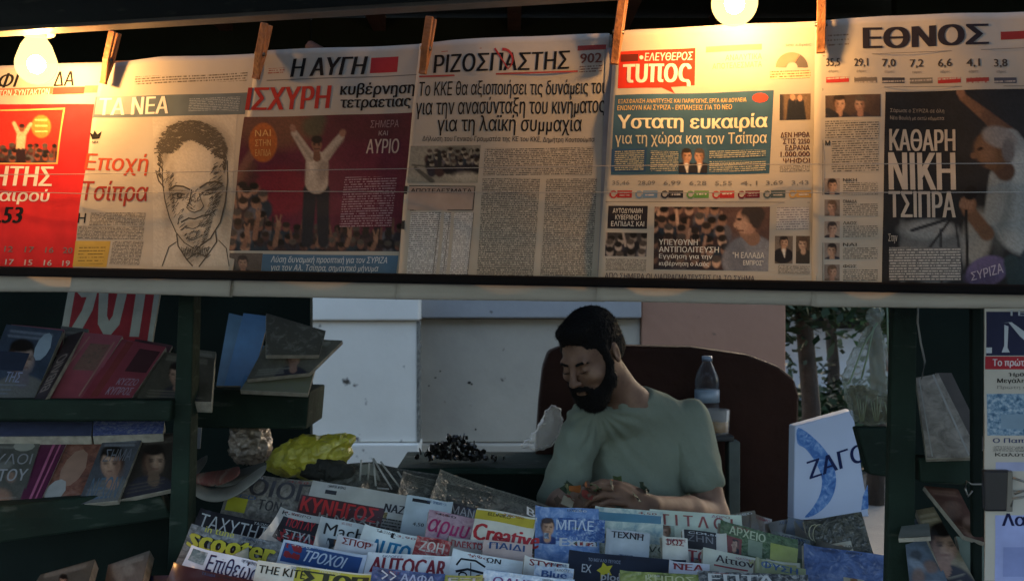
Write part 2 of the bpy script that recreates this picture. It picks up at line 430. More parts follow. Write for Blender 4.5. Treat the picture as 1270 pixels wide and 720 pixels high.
# ------------------------------------------------------------------ ground
mesh('pavement', [(-60, -20, 0), (60, -20, 0), (60, 60, 0), (-60, 60, 0)], [(0, 1, 2, 3)],
     mat('paving_concrete', '5a5752', .85, .25, 2.5, .4, 30), kind='structure')
mesh('road', [(-60, 9, .004), (60, 9, .004), (60, 17, .004), (-60, 17, .004)], [(0, 1, 2, 3)],
     mat('asphalt', '3c3c3e', .9, .2, 3, .5, 90), kind='structure')

# ------------------------------------------------------------------ the panel plane that carries the newspapers
PA, PB = P(0, 340, 1.95), P(1270, 360, 1.50)
Yl, Yr = 1.95, 1.50
def Yp(px): return 1 / (1 / Yl + (1 / Yr - 1 / Yl) * px / 1270.0)
def panel_surf(wave=None, back=0.0):
    a, b = P(0, 360, Yp(0)), P(1270, 360, Yp(1270)); c = a + Vector((0, 0, -.3))
    s = Surf(a, b, c, wave)
    if back: s.o = s.o - s.n * back
    return s
BASE = panel_surf()
NP = BASE.n

# ------------------------------------------------------------------ building behind
bd = thing('stone_building', 'pale plastered building front with a broad pilaster behind the kiosk', 'building', (0, 5.1, 0))
M_pil = mat('bluish_white_plaster', 'b9bcc0', .8, .06, 2.2, .12, 35)
def stained(name, col, stain, sc=1.5):
    m, t, N, L, b = nodes(name); tc = N.new('ShaderNodeTexCoord')
    n1 = N.new('ShaderNodeTexNoise'); n1.inputs['Scale'].default_value = sc; n1.inputs['Detail'].default_value = 9; n1.inputs['Roughness'].default_value = .65
    n2 = N.new('ShaderNodeTexNoise'); n2.inputs['Scale'].default_value = sc * 9; n2.inputs['Detail'].default_value = 4
    L.new(tc.outputs['Object'], n1.inputs['Vector']); L.new(tc.outputs['Object'], n2.inputs['Vector'])
    r1 = N.new('ShaderNodeMapRange'); r1.inputs[1].default_value = .35; r1.inputs[2].default_value = .72
    r2 = N.new('ShaderNodeMapRange'); r2.inputs[1].default_value = .68; r2.inputs[2].default_value = .74
    L.new(n1.outputs[0], r1.inputs[0]); L.new(n2.outputs[0], r2.inputs[0])
    a = N.new('ShaderNodeMix'); a.data_type = 'RGBA'; a.inputs[6].default_value = hexc(col) + (1,); a.inputs[7].default_value = hexc(stain) + (1,)
    L.new(r1.outputs[0], a.inputs[0])
    b2 = N.new('ShaderNodeMix'); b2.data_type = 'RGBA'; b2.inputs[7].default_value = hexc('4a453e') + (1,)
    L.new(a.outputs[2], b2.inputs[6]); L.new(r2.outputs[0], b2.inputs[0]); L.new(b2.outputs[2], b.inputs['Base Color'])
    b.inputs['Roughness'].default_value = .85
    bp = N.new('ShaderNodeBump'); bp.inputs['Strength'].default_value = .3; bp.inputs['Distance'].default_value = .01
    L.new(n2.outputs[0], bp.inputs['Height']); L.new(bp.outputs[0], b.inputs['Normal'])
    return m
M_pilaster = stained('pilaster_plaster', 'f0ece2', 'dedad0', 1.2)
M_recess = stained('recess_plaster', 'b5ad9e', '9d968a', 1.6)
M_brownw = stained('pinkish_brown_plaster', 'a07862', '906a56', 1.3)
def X(px, Y): return (px - CX) / FPX * Y
def Z(py, Y): return CAMZ - (py - CY) / FPX * Y
Yb = 4.8
box('pilaster', (X(300, Yb), Yb, Z(548, Yb)), (X(518, Yb), Yb + .3, Z(398, Yb)), M_pilaster, bd, .006)
box('pilaster_base', (X(296, Yb), Yb - .03, 0.0), (X(520, Yb), Yb + .3, Z(549, Yb)), M_pilaster, bd, .008)
box('pilaster_cap', (X(296, Yb), Yb - .025, Z(397, Yb)), (X(520, Yb), Yb + .3, 4.2), M_pilaster, bd, .008)
# a broken, crumbling arris where the pilaster meets the recess
bm = bmesh.new(); prev = None
for i in range(46):
    z = Z(548, Yb) + (Z(398, Yb) - Z(548, Yb)) * i / 45
    j = .006 * noise.noise(Vector((i * .9, 0, 0))) + .004 * noise.noise(Vector((i * 3.1, 4, 0)))
    a = bm.verts.new((X(517, Yb) + .0, Yb - .004, z)); b_ = bm.verts.new((X(520.5, Yb) + j, Yb - .002, z)); c_ = bm.verts.new((X(519, Yb) + j, Yb + .15, z))
    if prev: bm.faces.new((prev[0], prev[1], b_, a)); bm.faces.new((prev[1], prev[2], c_, b_))
    prev = (a, b_, c_)
bm_obj('chipped_edge', bm, mat('raw_render', '7c7a72', .9, .5, 60, .5, 120), bd)
Yc = 4.96
box('wall_panel', (X(519, Yc), Yc, Z(548, Yc)), (X(794, Yc), Yc + .2, Z(395, Yc)), M_recess, bd, .004)
box('moulding', (X(519, Yc), Yc - .05, Z(394, Yc)), (X(794, Yc), Yc + .2, 4.2), stained('band_plaster', 'a2a3a4', '8b8b8b', 1.5), bd, .008)
box('plinth', (X(519, Yc), Yc - .04, 0), (X(794, Yc), Yc + .2, Z(549, Yc)), M_recess, bd, .008)
box('brown_wall', (X(795, Yc), Yc - .02, 0), (X(973, Yc), Yc + .3, 4.2), M_brownw, bd, .006)
bm = bmesh.new()
for (x, y, s) in ((582, 474, 5), (585, 476, 3), (540, 468, 3), (546, 460, 2.4), (532, 478, 2.4), (590, 532, 3)):
    p = P(x, y, Yc - .002); r = bmesh.ops.create_icosphere(bm, subdivisions=1, radius=s / FPX * Yc * .5)
    for v in r['verts']: v.co = Vector((v.co.x, v.co.y * .2, v.co.z * random.uniform(.6, 1))) + p
bm_obj('plaster_chip', bm, mat('chip_dark', '2b2925', .9), bd)

# ------------------------------------------------------------------ street seen on the right
far = thing('pale_house', 'pale blue-grey house front glimpsed between the brown wall and the tree', 'house', (5.2, 20, 0))
box('wall', (3.6, 20, 0), (9.5, 24, 5.2), mat('far_wall', '4a505a', .8, .1, 1), far)
for x, z in ((5.45, .9), (6.6, .9), (5.45, 2.3), (6.6, 2.3)):
    box('window', (x, 19.94, z), (x + .55, 20.02, z + .95), mat('far_glass', '1c232c', .2), far, .01)
def leaves(name, centre, rad, n, size, m, parent, seed):
    rnd = random.Random(seed); vs, fs = [], []
    clumps = []
    for i in range(26):
        d = Vector((rnd.gauss(0, 1), rnd.gauss(0, 1), rnd.gauss(0, 1))).normalized() * rnd.uniform(.35, 1)
        clumps.append((Vector((centre[0] + d.x * rad[0], centre[1] + d.y * rad[1], centre[2] + d.z * rad[2])), rnd.uniform(.18, .4)))
    for i in range(n):
        c, r = rnd.choice(clumps)
        d = Vector((rnd.gauss(0, 1), rnd.gauss(0, 1), rnd.gauss(0, .8))) * r * .6
        p = c + d; a = Vector((rnd.uniform(-1, 1), rnd.uniform(-1, 1), rnd.uniform(-.6, .6))).normalized(); b = a.cross(Vector((rnd.uniform(-1, 1), rnd.uniform(-1, 1), 1))).normalized()
        s = size * rnd.uniform(.6, 1.3); k = len(vs)
        vs += [p - a * s, p + b * s * .45, p + a * s, p - b * s * .45]; fs.append((k, k + 1, k + 2, k + 3))
    mesh(name, vs, fs, m, parent)
M_leaf = mat('leaf_green', '2f4a26', .6, .5, 1.5, spec=.3)
M_leafd = mat('leaf_dark_green', '1c2f1a', .6, .5, 1.5, spec=.3)
M_bark = mat('bark', '2e2620', .9, .4, 12, .8, 40)
for i, (px, Y, top, lab, ml) in enumerate(((1000, 6.0, 2.0, 'slim dark street tree nearest the brown wall, its leaves filling the gap', M_leafd), (1085, 7.2, 2.0, 'street tree behind the hanging plastic bag, green leaves over a dark trunk', M_leaf), (1030, 9.2, 2.1, 'far street tree with lighter leaves seen between two nearer trunks', M_leaf))):
    x = X(px, Y); t = thing('street_tree', lab, 'tree', (x, Y, 0), 'street trees beyond the kiosk')
    tube('trunk', [(x, Y, 0), (x + .03, Y, .8), (x - .02, Y, 1.4), (x + .05, Y, 2.4)], [.07, .055, .05, .04], M_bark, t)
    for s in (-1, 1): tube('limb', [(x, Y, 1.45), (x + s * .3, Y + .1, 1.9), (x + s * .55, Y, 2.5)], [.035, .025, .012], M_bark, t)
    leaves('crown', (x + (.25 if i == 2 else 0), Y, top - (.12, .05, .25)[i]), (.62, .6, .72) if i < 2 else (1.1, .6, .85), 9500 if i < 2 else 15000, .045 if i < 2 else .055, ml, t, i + 3)
hedge = thing('clipped_hedge', 'dark clipped hedge running along the far pavement', 'hedge', (2, 8.6, 0))
leaves('foliage', (2.6, 8.6, .28), (1.2, .3, .26), 9000, .05, M_leafd, hedge, 31)
# parked van seen small over the white poster
vx = X(1030, 10.0)
van = thing('parked_van', 'small white van parked in the street under the trees', 'van', (vx, 10, 0))
M_van = mat('van_white', 'a9b2c4', .35, .05, 3, coat=.4)
bm = bmesh.new(); prof = [(-.62, .25), (-.62, .95), (-.5, 1.12), (-.42, 1.45), (-.36, 1.5), (.36, 1.5), (.42, 1.45), (.5, 1.12), (.62, .95), (.62, .25)]
fr = [bm.verts.new((vx + a, 9.9, z)) for a, z in prof]; bk = [bm.verts.new((vx + a * .97, 13.2, z)) for a, z in prof]
bm.faces.new(fr); bm.faces.new(bk[::-1])
for i in range(len(fr)): bm.faces.new((fr[i], fr[(i + 1) % len(fr)], bk[(i + 1) % len(fr)], bk[i]))
bmesh.ops.bevel(bm, geom=list(bm.edges), offset=.03, segments=2, affect='EDGES'); bm_obj('body', bm, M_van, van)
box('rear_window', (vx - .36, 9.87, 1.13), (vx + .36, 9.91, 1.42), mat('van_glass', '15181d', .15), van, .015)
for s in (-1, 1):
    box('tail_light', (vx + s * .55 - .045, 9.87, .72), (vx + s * .55 + .045, 9.92, .95), mat('tail_red', '7a1515', .3), van, .01)
    tube('wheel', [(vx + s * .5 - .09, 10.3, .26), (vx + s * .5 + .09, 10.3, .26)], .26, mat('tyre', '101010', .9), van, seg=18)
box('bumper', (vx - .6, 9.84, .3), (vx + .6, 9.9, .45), mat('bumper_grey', '55585e', .6), van, .015)

# ------------------------------------------------------------------ kiosk
ki = thing('newspaper_kiosk', 'dark green street newspaper kiosk with shelves, roof edge and black rail', 'kiosk', (0, 2.3, 0))
u = BASE.u                    # along the front, left to right
def onf(px, Z_, out):         # point on the front plane at photo column px, height Z_, pushed out toward the street
    p = BASE.hit(px, CY); return Vector((p.x, p.y, Z_)) + NP * out
def fbox(name, px0, px1, z0, z1, o0, o1, m, bev=.004, tilt=(0, 0), **k):
    f = [onf(px0, z1 + tilt[0], o1), onf(px1, z1 + tilt[1], o1), onf(px1, z0 + tilt[1], o1), onf(px0, z0 + tilt[0], o1)]
    b = [onf(px0, z1 + tilt[0], o0), onf(px1, z1 + tilt[1], o0), onf(px1, z0 + tilt[1], o0), onf(px0, z0 + tilt[0], o0)]
    return hexa(name, f + b, m, ki, bev, **k)
# fascia in front, pale lip under it: points taken at its own depth
Ff = panel_surf(back=-.17)
def fas(px, py, h=0): return Ff.hit(px, py, h)
def Fslab(name, q, th, m, S=Ff, h=0, bev=.003):
    f = [S.hit(x, y, h) for x, y in q]; return hexa(name, f + [p - S.n * th for p in f], m, ki, bev)
Fslab('fascia_board', [(-220, -60), (1450, -160), (1450, -52), (-220, 49)], .03, M_teal)
Fslab('fascia_lip', [(-220, 48), (1450, -53), (1450, -48), (-220, 53)], .035, M_lip, h=.004, bev=.001)
# roof slab and an added, unseen canopy that shades the upper newspapers
AWN = 1.55; DROP = Vector((0, 0, -.13))
zt = fas(-220, -60).z
rf = [fas(-220, 20), fas(1450, -82)]
hexa('roof', [Vector((-2.6, rf[0].y + .45, 2.34)), Vector((2.2, rf[1].y - .03, 2.34)), Vector((2.2, 3.18, 2.34)), Vector((-2.6, 3.18, 2.34)),
              Vector((-2.6, rf[0].y + .45, 2.42)), Vector((2.2, rf[1].y - .03, 2.42)), Vector((2.2, 3.18, 2.42)), Vector((-2.6, 3.18, 2.42))], M_green, ki, .005)
a0, a1 = fas(-600, -50), fas(2000, -200)
hexa('shade_awning', [a0, a1, a1 + Vector((0, 0, .03)), a0 + Vector((0, 0, .03)), a0 + NP * AWN + DROP, a1 + NP * AWN + DROP, a1 + NP * AWN + DROP + Vector((0, 0, .03)), a0 + NP * AWN + DROP + Vector((0, 0, .03))], M_teal, ki, .004)
v0, v1 = a0 + NP * (AWN + .002) + DROP, a1 + NP * (AWN + .002) + DROP
VD = Vector((0, 0, -.16))
hexa('shade_flap', [v0, v1, v1 + VD, v0 + VD] + [p + NP * .006 for p in (v0, v1, v1 + VD, v0 + VD)], M_teal, ki, .001)  # flap added out of view to keep low sky light off the newspapers
for i, px in enumerate((60, 350, 640, 900, 1150)):
    a = BASE.hit(px, CY); box('rafter', (a.x - .02, a.y + .02, 2.29), (a.x + .02, 3.15, 2.337), M_rafter, ki)
# dark board added behind the newspapers to block light, leaning brace
DB = panel_surf(back=.035)
Fslab('light_block_board', [(-220, 96), (1450, 28), (1450, 350), (-220, 334)], .012, M_green, S=DB)
Fslab('top_batten', [(-220, 92), (1450, 16), (1450, 26), (-220, 102)], .02, M_rafter, S=panel_surf(back=.02), h=0.002)
tube('brace', [BASE.hit(345, 38) - NP * .12, BASE.hit(430, 86) - NP * .12], .012, M_rafter, ki)
Fslab('front_rail', [(-220, 326), (1450, 356), (1450, 369), (-220, 338)], .027, M_black, S=panel_surf(back=-.040))
# posts
pxslab('post', [(222, 355), (241, 355), (229, 800), (203, 800)], 2.02, .05, M_green2, ki)
pxslab('post', [(1108, 366), (1138, 366), (1134, 800), (1098, 800)], 1.72, .02, M_green2, ki)
pxslab('post', [(1205, 366), (1219, 366), (1219, 800), (1207, 800)], 1.66, .012, M_green, ki)
# back and side panels (dark)
box('back_panel', (-2.55, 3.12, .1), (X(385, 3.12), 3.16, 2.33), M_green, ki)
box('back_panel', (X(1112, 2.7), 2.7, .1), (2.15, 2.74, 2.33), M_green, ki)
box('back_valance', (X(385, 3.12) + .002, 3.12, 1.53), (X(1112, 3.12), 3.15, 2.33), M_green, ki)
box('side_panel', (-2.55, 2.05, .1), (-2.5, 3.11, 2.33), M_green, ki)
box('side_panel', (2.15, 1.5, .1), (2.19, 2.74, 2.33), M_green, ki)
pxslab('centre_partition', [(236, 372), (241, 372), (239, 640), (233, 640)], 2.9, .03, M_green2, ki)
# rear ledge at the seller's side
box('rear_ledge', (X(498, 2.85), 2.72, Z(578, 2.85)), (X(700, 2.85), 3.0, Z(570, 2.85)), M_green2, ki, .004)
box('rear_ledge_front', (X(506, 2.85), 2.75, Z(700, 2.85)), (X(694, 2.85), 2.98, Z(579, 2.85)), M_green, ki, .004)
# side shelves left
def tray(q, Yf, th):
    return pxslab('shelf_tray', q, Yf, th, M_green2, ki, .004)
tray([(-120, 494), (213, 496), (211, 522), (-120, 520)], 2.0, .16)
tray([(-120, 640), (196, 606), (214, 642), (-120, 690)], [1.9, 2.05, 2.05, 1.9], .18)
tray([(238, 482), (384, 486), (380, 532), (236, 530)], 2.4, .2)
tray([(1062, 530), (1106, 530), (1106, 592), (1078, 588)], 2.0, .03)
tray([(1140, 567), (1222, 570), (1222, 603), (1142, 598)], 1.72, .04)
pxslab('shelf_back', [(-120, 410), (214, 430), (214, 496), (-120, 494)], 2.22, .02, M_green, ki)
pxslab('shelf_back', [(-120, 545), (214, 545), (205, 800), (-120, 800)], 2.25, .02, M_green, ki)

# tiered counter
box('counter', (X(150, 2.2), 1.66, 0), (X(1105, 2.0), 2.40, .72), M_green, ki, .01)
for (y0, y1, z1) in ((1.60, 1.72, .80), (1.721, 1.86, .815), (1.861, 2.02, .83), (2.021, 2.36, .86)):
    box('counter_step', (X(190, y1), y0, .721), (X(1100, y0), y1, z1), M_green2, ki, .004)

# ------------------------------------------------------------------ newspapers on the rail
SKP = photo_mat('printed_skin', ['3a2a22', '6c4e40', '8c6a58', 'a88874'], .55, seed=77)
SHP = photo_mat('printed_shirt', ['4c5256', '6c7478', '8a9092'], .35, seed=78)
def mkwave(seed, x0, x1, amp=.0042):
    rnd = random.Random(seed); a = [rnd.uniform(0, 6.3) for _ in range(4)]
    def f(px, py):
        s = (px - x0) / (x1 - x0)
        lift = .007 * (1 - max(0, min(1, s))) ** 1.5
        w_ = amp * math.sin(px * .021 + py * .006 + a[0]) * min(1, max(0, (py - 60) / 100)) + amp * .6 * math.sin(px * .045 - py * .013 + a[1]) + amp * .35 * math.sin(py * .05 + px * .01 + a[2])
        b = max(0, py - 335) / 30
        return .008 + lift + w_ + 0
    return f
def newspaper(seed, label, TL, TR, BR, BL, top=None):
    x0, x1 = TL[0], TR[0]
    S = panel_surf(mkwave(seed, min(TL[0], BL[0]), max(TR[0], BR[0])))
    c = BASE.hit((BL[0] + BR[0]) / 2, BL[1])
    t = thing('newspaper', label, 'newspaper', c, 'newspapers pegged up along the kiosk front')
    # sheet with its own top edge line
    top = top or [TL, TR]
    def topat(uu):
        x = TL[0] + (TR[0] - TL[0]) * uu
        for a, b in zip(top[:-1], top[1:]):
            if x <= b[0] + 1e-6: return (x, a[1] + (b[1] - a[1]) * (x - a[0]) / (b[0] - a[0]))
        return (x, top[-1][1])
    nx, ny = 34, 42; vs, uv, fs = [], [], []
    for j in range(ny + 1):
        for i in range(nx + 1):
            a = topat(i / nx); b = (BL[0] + (BR[0] - BL[0]) * i / nx, BL[1] + (BR[1] - BL[1]) * i / nx)
            x = a[0] + (b[0] - a[0]) * j / ny; y = a[1] + (b[1] - a[1]) * j / ny
            p = S.hit(x, y, 0); vs.append(p); uv.append(S.uv(p))
    for j in range(ny):
        for i in range(nx): fs.append((j * (nx + 1) + i, (j + 1) * (nx + 1) + i, (j + 1) * (nx + 1) + i + 1, j * (nx + 1) + i + 1))
    o = mesh('front_page', vs, fs, M_paper, t, uvs=uv, smooth=True)
    md = o.modifiers.new('thickness', 'SOLIDIFY'); md.thickness = .0012; md.offset = 1 if False else -1
    # inner pages just behind, slightly shifted
    vs2 = [v - NP * .0035 + Vector((.0035, 0, -.0015)) for v in vs]
    mesh('inner_pages', vs2, fs, M_page, t, smooth=True)
    return t, S
W = ink('d8d6cf'); K = ink('151517'); RED = ink('a3231a'); DRED = ink('8a1f20'); NAVY = ink('243a56'); BLUE = ink('3a6189')
GREY = ink('6d6b69'); BT = body_text()
BTf = body_text(pitch=.2, fill=.55, word=7)

# 1 leftmost, red
t, S = newspaper(1, 'leftmost pegged newspaper with a big red front page, behind the lit bulb', (-75, 86), (142, 78), (97, 361), (-110, 360))
RP = ink('c0262a')
patch('red_panel', S, [(-70, 131), (120, 130), (95, 333), (-100, 333)], RP, t, 1)
text('masthead', 'ΦΙ', S, Q(3, 92, 28, 110), K, t, 2, .04, .2)
text('masthead', 'ΛΕΛΕΥΘΕΡΙ', S, Q(-60, 92, 0, 110), K, t, 2, .03, .2)
text('masthead', 'ΔΑ', S, Q(72, 90, 97, 108), K, t, 2, .02)
patch('rule', S, Q(-60, 111, 70, 120), ink('c0604a'), t, 1); patch('rule', S, Q(70, 109, 108, 118), ink('a83a34'), t, 1)
patch('rule', S, Q(108, 107, 124, 116), ink('b56a5c'), t, 1)
text('small_heading', 'ΤΩΝ ΣΥΝΤΑΚΤΩΝ', S, Q(4, 112, 66, 119), W, t, 3, .01)
patch('photo_border', S, Q(-60, 137, 80, 205, k=-.16), ink('d8a060'), t, 2)
pc = Pic(S, Q(-60, 139, 78, 203, k=-.16), 'b02a22', 1.3, 3, .15)
pc.ell(56, 158, 12, 14, 'c87838', 0, .15); 
for yy in (150, 157, 164): pc.cap(49, yy, 63, yy, .8, .8, 'e0c080', 1)
pc.crowd(-60, 184, 82, 205, 9, 3, ('8c4a38', '6a3428', '4c2420'))
pc.cap(32, 170, 31, 184, 5.5, 5, 'd0b090'); pc.cap(30, 168, 23, 154, 2.6, 2, 'c8a888'); pc.cap(35, 168, 43, 155, 2.6, 2, 'c8a888'); pc.ell(32.5, 160, 3.4, 4.6, '7c4a38', 0, .4); pc.ell(32.5, 157, 3.4, 2.6, '2a1614', 0, .4)
pc.cap(29, 188, 28, 204, 3, 3, '2a1a20'); pc.cap(34, 188, 34, 204, 3, 3, '2a1a20')
pc.build('photo', t, 3)
text('headline', 'ΝΙΚΗΤΗΣ', S, Q(-42, 207, 68, 231, m=.0), W, t, 3, .05)
text('headline', 'ενός καιρού', S, Q(-60, 235, 63, 254, m=.0), W, t, 3, .03)
text('figure', '35.53', S, Q(-18, 257, 33, 277, m=.0), K, t, 3, .05)
text('small_print', '13   12   17   16   20', S, Q(-10, 306, 92, 313, m=.02), GREY, t, 3, .01)
text('small_print', '12   17   15   16   19', S, Q(-8, 322, 88, 329, m=.02), ink('b8b0b0'), t, 3, .02)

# 2 portrait drawing
t, S = newspaper(2, 'newspaper with a large ink portrait drawing and a grey-blue title banner', (131, 83), (330, 66), (290, 367), (91, 361), [(131, 83), (150, 79), (205, 72), (330, 68)])
patch('small_print', S, Q(172, 94, 310, 104), body_text('a8a399', '5a5348', .45, .5, 3), t, 1)
patch('banner', S, Q(123, 119, 308, 145), ink('55636e'), t, 1)
patch('banner_block', S, Q(125, 121, 172, 143), ink('8d8f90'), t, 2)
text('masthead', 'ΤΑ ΝΕΑ', S, Q(128, 122, 214, 143), W, t, 3, .035)
patch('small_print', S, Q(238, 122, 300, 139), body_text('55636e', '9aa4ac', .3, .4, 5), t, 2)
poly('emblem', S, [(117, 165), (121, 168), (123, 163), (126, 168), (131, 164), (128, 173), (120, 174)], K, t, 2)
text('small_print', 'ΝΕΑ', S, Q(120, 176, 127, 179), K, t, 2, .01)
ORG = ink('a5422a')
text('headline', 'Εποχή', S, Q(112, 191, 186, 218, m=.01), ORG, t, 2, .02)
text('headline', 'Τσίπρα', S, Q(108, 225, 186, 256, m=.01), ink('8e3028'), t, 2, .02)
text('initial', 'Η', S, Q(104, 265, 113, 277), K, t, 2, .01)
patch('text_column', S, Q(118, 264, 182, 280, k=-.15), BT, t, 1)
patch('text_column', S, Q(102, 281, 180, 297, k=-.15), BT, t, 1)
patch('text_column', S, Q(142, 299, 178, 328, k=-.15), BT, t, 1)
patch('yellow_box', S, Q(97, 299, 139, 331, k=-.15), ink('b89a4a'), t, 1)
patch('small_print', S, Q(102, 304, 134, 327, k=-.15), body_text('b89a4a', '6a5a30', .6, .3, 2), t, 2)
# the drawn portrait: shading patches then ink strokes
def arc(cx_, cy_, rx, ry, a0, a1, n=10): return [(cx_ + rx * math.cos(R(a)), cy_ + ry * math.sin(R(a))) for a in [a0 + (a1 - a0) * i / (n - 1) for i in range(n)]]
rnd = random.Random(11); ln = []
pc = Pic(S, [(192, 146), (296, 142), (290, 330), (192, 331)], 'b0aba1', 1.5, 9, .04)
pc.ell(244, 184, 46, 36, '6a665e', 0, .35, .8); pc.ell(245, 232, 39, 72, 'aaa498', 0, .12, .9); pc.ell(247, 214, 33, 30, 'b8b2a6', 0, .5, .9)
pc.ell(279, 240, 9, 48, '7c766c', -6, .9, .8); pc.ell(213, 250, 7, 40, '8c867c', 4, .9, .7); pc.ell(247, 297, 22, 10, '7c766c', 0, .9, .6)
pc.ell(226, 240, 13, 6, '6c665c', 0, .9, .7); pc.ell(266, 234, 13, 6, '6c665c', 0, .9, .7); pc.ell(256, 256, 6, 9, '827c72', 0, .9, .6); pc.ell(246, 278, 18, 4, '7c766c', -6, .9, .6); pc.ell(246, 268, 20, 3, '98928a', 0, .9, .5)
pc.ell(244, 316, 18, 10, '7a746a', 0, .8, .7); pc.ell(232, 262, 9, 14, 'bcb6aa', 10, .9, .6)
pc.build('portrait_tone', t, .6, .10)
for i in range(900):      # hair: short curved strokes over a cap
    a = rnd.uniform(178, 372); rr = rnd.uniform(.40, 1.02)
    hx, hy = 240 + 42 * rr * math.cos(R(a)), 190 + 38 * rr * math.sin(R(a))
    if ((hx - 243) / 35) ** 2 + ((hy - 216) / 38) ** 2 < 1: continue
    dx, dy = rnd.uniform(4, 9), rnd.uniform(-3, 4)
    ln.append(([(hx - dx / 2, hy - dy / 2), (hx, hy - 1.2), (hx + dx / 2, hy + dy / 2)], rnd.uniform(.8, 2.0), .5))
for i in range(26): ln.append(([(200 + rnd.uniform(-3, 3), 178 + i * 1.6), (203 + rnd.uniform(-2, 3), 184 + i * 1.6)], 1.8, .6)); ln.append(([(281 + rnd.uniform(-2, 3), 176 + i * 1.3), (284 + rnd.uniform(-2, 2), 183 + i * 1.3)], 1.8, .6))
ln += [([(204, 205), (205, 228), (208, 250), (213, 270), (221, 288), (232, 301), (246, 309)], 1.3, 1.1), ([(286, 200), (287, 225), (284, 252), (278, 276), (266, 296), (248, 309)], 1.4, 1.8),
       ([(213, 236), (222, 231), (232, 232), (241, 236)], 2.8, 1.6), ([(253, 234), (262, 228), (272, 226), (281, 229)], 1.8, 2.8),
       ([(217, 243), (224, 240), (234, 242)], 1.6), ([(218, 246), (226, 247), (235, 245)], 1.0), ([(256, 240), (264, 236), (274, 234)], 1.6), ([(257, 243), (265, 242), (273, 239)], 1.0),
       (arc(227, 243, 3, 2.6, 0, 360, 8), 1.8), (arc(266, 238.5, 3, 2.6, 0, 360, 8), 1.8),
       ([(243, 236), (240, 250), (236, 258), (240, 262), (246, 264), (254, 261), (258, 256)], 1.3, 1.0), ([(252, 240), (255, 250), (258, 256)], .8),
       ([(228, 276), (238, 271), (246, 272), (256, 268), (266, 266)], 2.0, 1.4), ([(232, 282), (244, 284), (258, 278)], .9), ([(226, 270), (224, 278)], .8), ([(268, 260), (272, 268)], .8),
       ([(234, 295), (244, 298), (256, 292)], .8), ([(196, 212), (200, 225), (207, 233)], 1.6),
       ([(222, 290), (224, 305), (236, 322), (244, 330)], 1.6), ([(272, 285), (274, 300), (262, 318), (252, 331)], 1.6), ([(222, 300), (212, 306), (204, 330)], 1.1), ([(276, 298), (286, 308), (290, 330)], 1.1), ([(236, 322), (248, 314), (262, 318)], 1.4)]
for i in range(22):
    y = 240 + i * 2.8; ln.append(([(278 - i * .8, y), (272 - i * .9, y + 5)], .7)); 
for i in range(16): ln.append(([(228 + i * 2.4, 306 + (i % 3)), (232 + i * 2, 318)], .8))
for i in range(18): ln.append(([(209 + i * .4, 212 + i * 2.5), (214 + i * .5, 216 + i * 2.6)], .6))
for i in range(260):
    z = rnd.random()
    if z < .35: x, y = rnd.gauss(272, 4), rnd.uniform(205, 285); x -= max(0, y - 250) * .5
    elif z < .55: x, y = rnd.gauss(216, 4), rnd.uniform(215, 285); x += max(0, y - 250) * .4
    elif z < .7: x, y = rnd.uniform(226, 264), rnd.gauss(291, 5)
    elif z < .85: x, y = rnd.uniform(230, 262), rnd.gauss(312, 5)
    else: x, y = rnd.uniform(216, 278), rnd.gauss(246, 4)
    ln.append(([(x, y), (x + rnd.uniform(2, 5), y - rnd.uniform(2, 5))], rnd.uniform(.4, .9)))
for i in range(14): ln.append(([(240 + rnd.uniform(-5, 8), 245 + i), (243 + rnd.uniform(-4, 6), 248 + i)], .6))
strokes('portrait_drawing', S, ln, ink('4a4640'), t, 2)

# 3 red rally photograph
t, S = newspaper(3, 'newspaper with red headline over a dark red rally photo of a man raising both arms', (322, 66), (531, 56), (498, 370), (285, 366), [(322, 66), (340, 64), (440, 60), (531, 56)])
SER = K
text('masthead', 'Η ΑΥΓΗ', S, Q(364, 73, 457, 95, m=-.045), K, t, 2, .045, .15)
patch('red_box', S, Q(461, 72, 495, 91), ink('9c2c34'), t, 1)
patch('small_print', S, Q(336, 86, 356, 93), body_text('a8a399', '8a4a40', .4, .5, 3), t, 1)
patch('rule', S, Q(334, 97, 520, 98.2), GREY, t, 1)
text('headline', 'ΙΣΧΥΡΗ', S, Q(311, 109, 413, 137, m=-.03), ink('a8302a'), t, 2, .05)
text('headline', 'κυβέρνηση', S, Q(425, 103, 517, 122, m=-.025), K, t, 2, .035)
text('headline', 'τετραετίας', S, Q(425, 120, 512, 138, m=-.025), K, t, 2, .035)
pc = Pic(S, [(309, 147), (514, 141), (498, 312), (290, 311)], '5e2436', 1.5, 5, .22)
pc.ell(345, 160, 48, 26, '6e4a38', 0, .6, .9); pc.ell(455, 155, 60, 24, '4a2a28', 0, .8, .6); pc.ell(350, 238, 34, 30, '74202e', 0, .4, .8)
pc.cap(392, 158, 398, 150, 14, 10, '44503c', 8, .7)
for k in range(7): pc.cap(318 + k * 1.2, 192 + k * 14, 300 + k, 225 + k * 12, 5, 6, ('8c6450', '5c4034', '3a2a28')[k % 3], 4, .6)
pc.crowd(290, 232, 335, 312, 15, 6); pc.crowd(335, 284, 500, 312, 12, 7, ('6a4a40', '4a3430', '2c2226'))
for (x, y, l) in ((325, 262, 34), (349, 274, 30), (400, 278, 26), (312, 285, 22), (437, 286, 18), (470, 292, 16)):
    pc.cap(x - 4, y + l, x, y + 8, 3, 2.4, '7c5c4c'); pc.ell(x, y + 4, 3, 4.4, '8c6a58', 0, .4); pc.cap(x - 1, y + 2, x - 3, y - 6, 1.1, .8, '8c6a58'); pc.cap(x + 1, y + 2, x + 3, y - 7, 1.1, .8, '8c6a58')
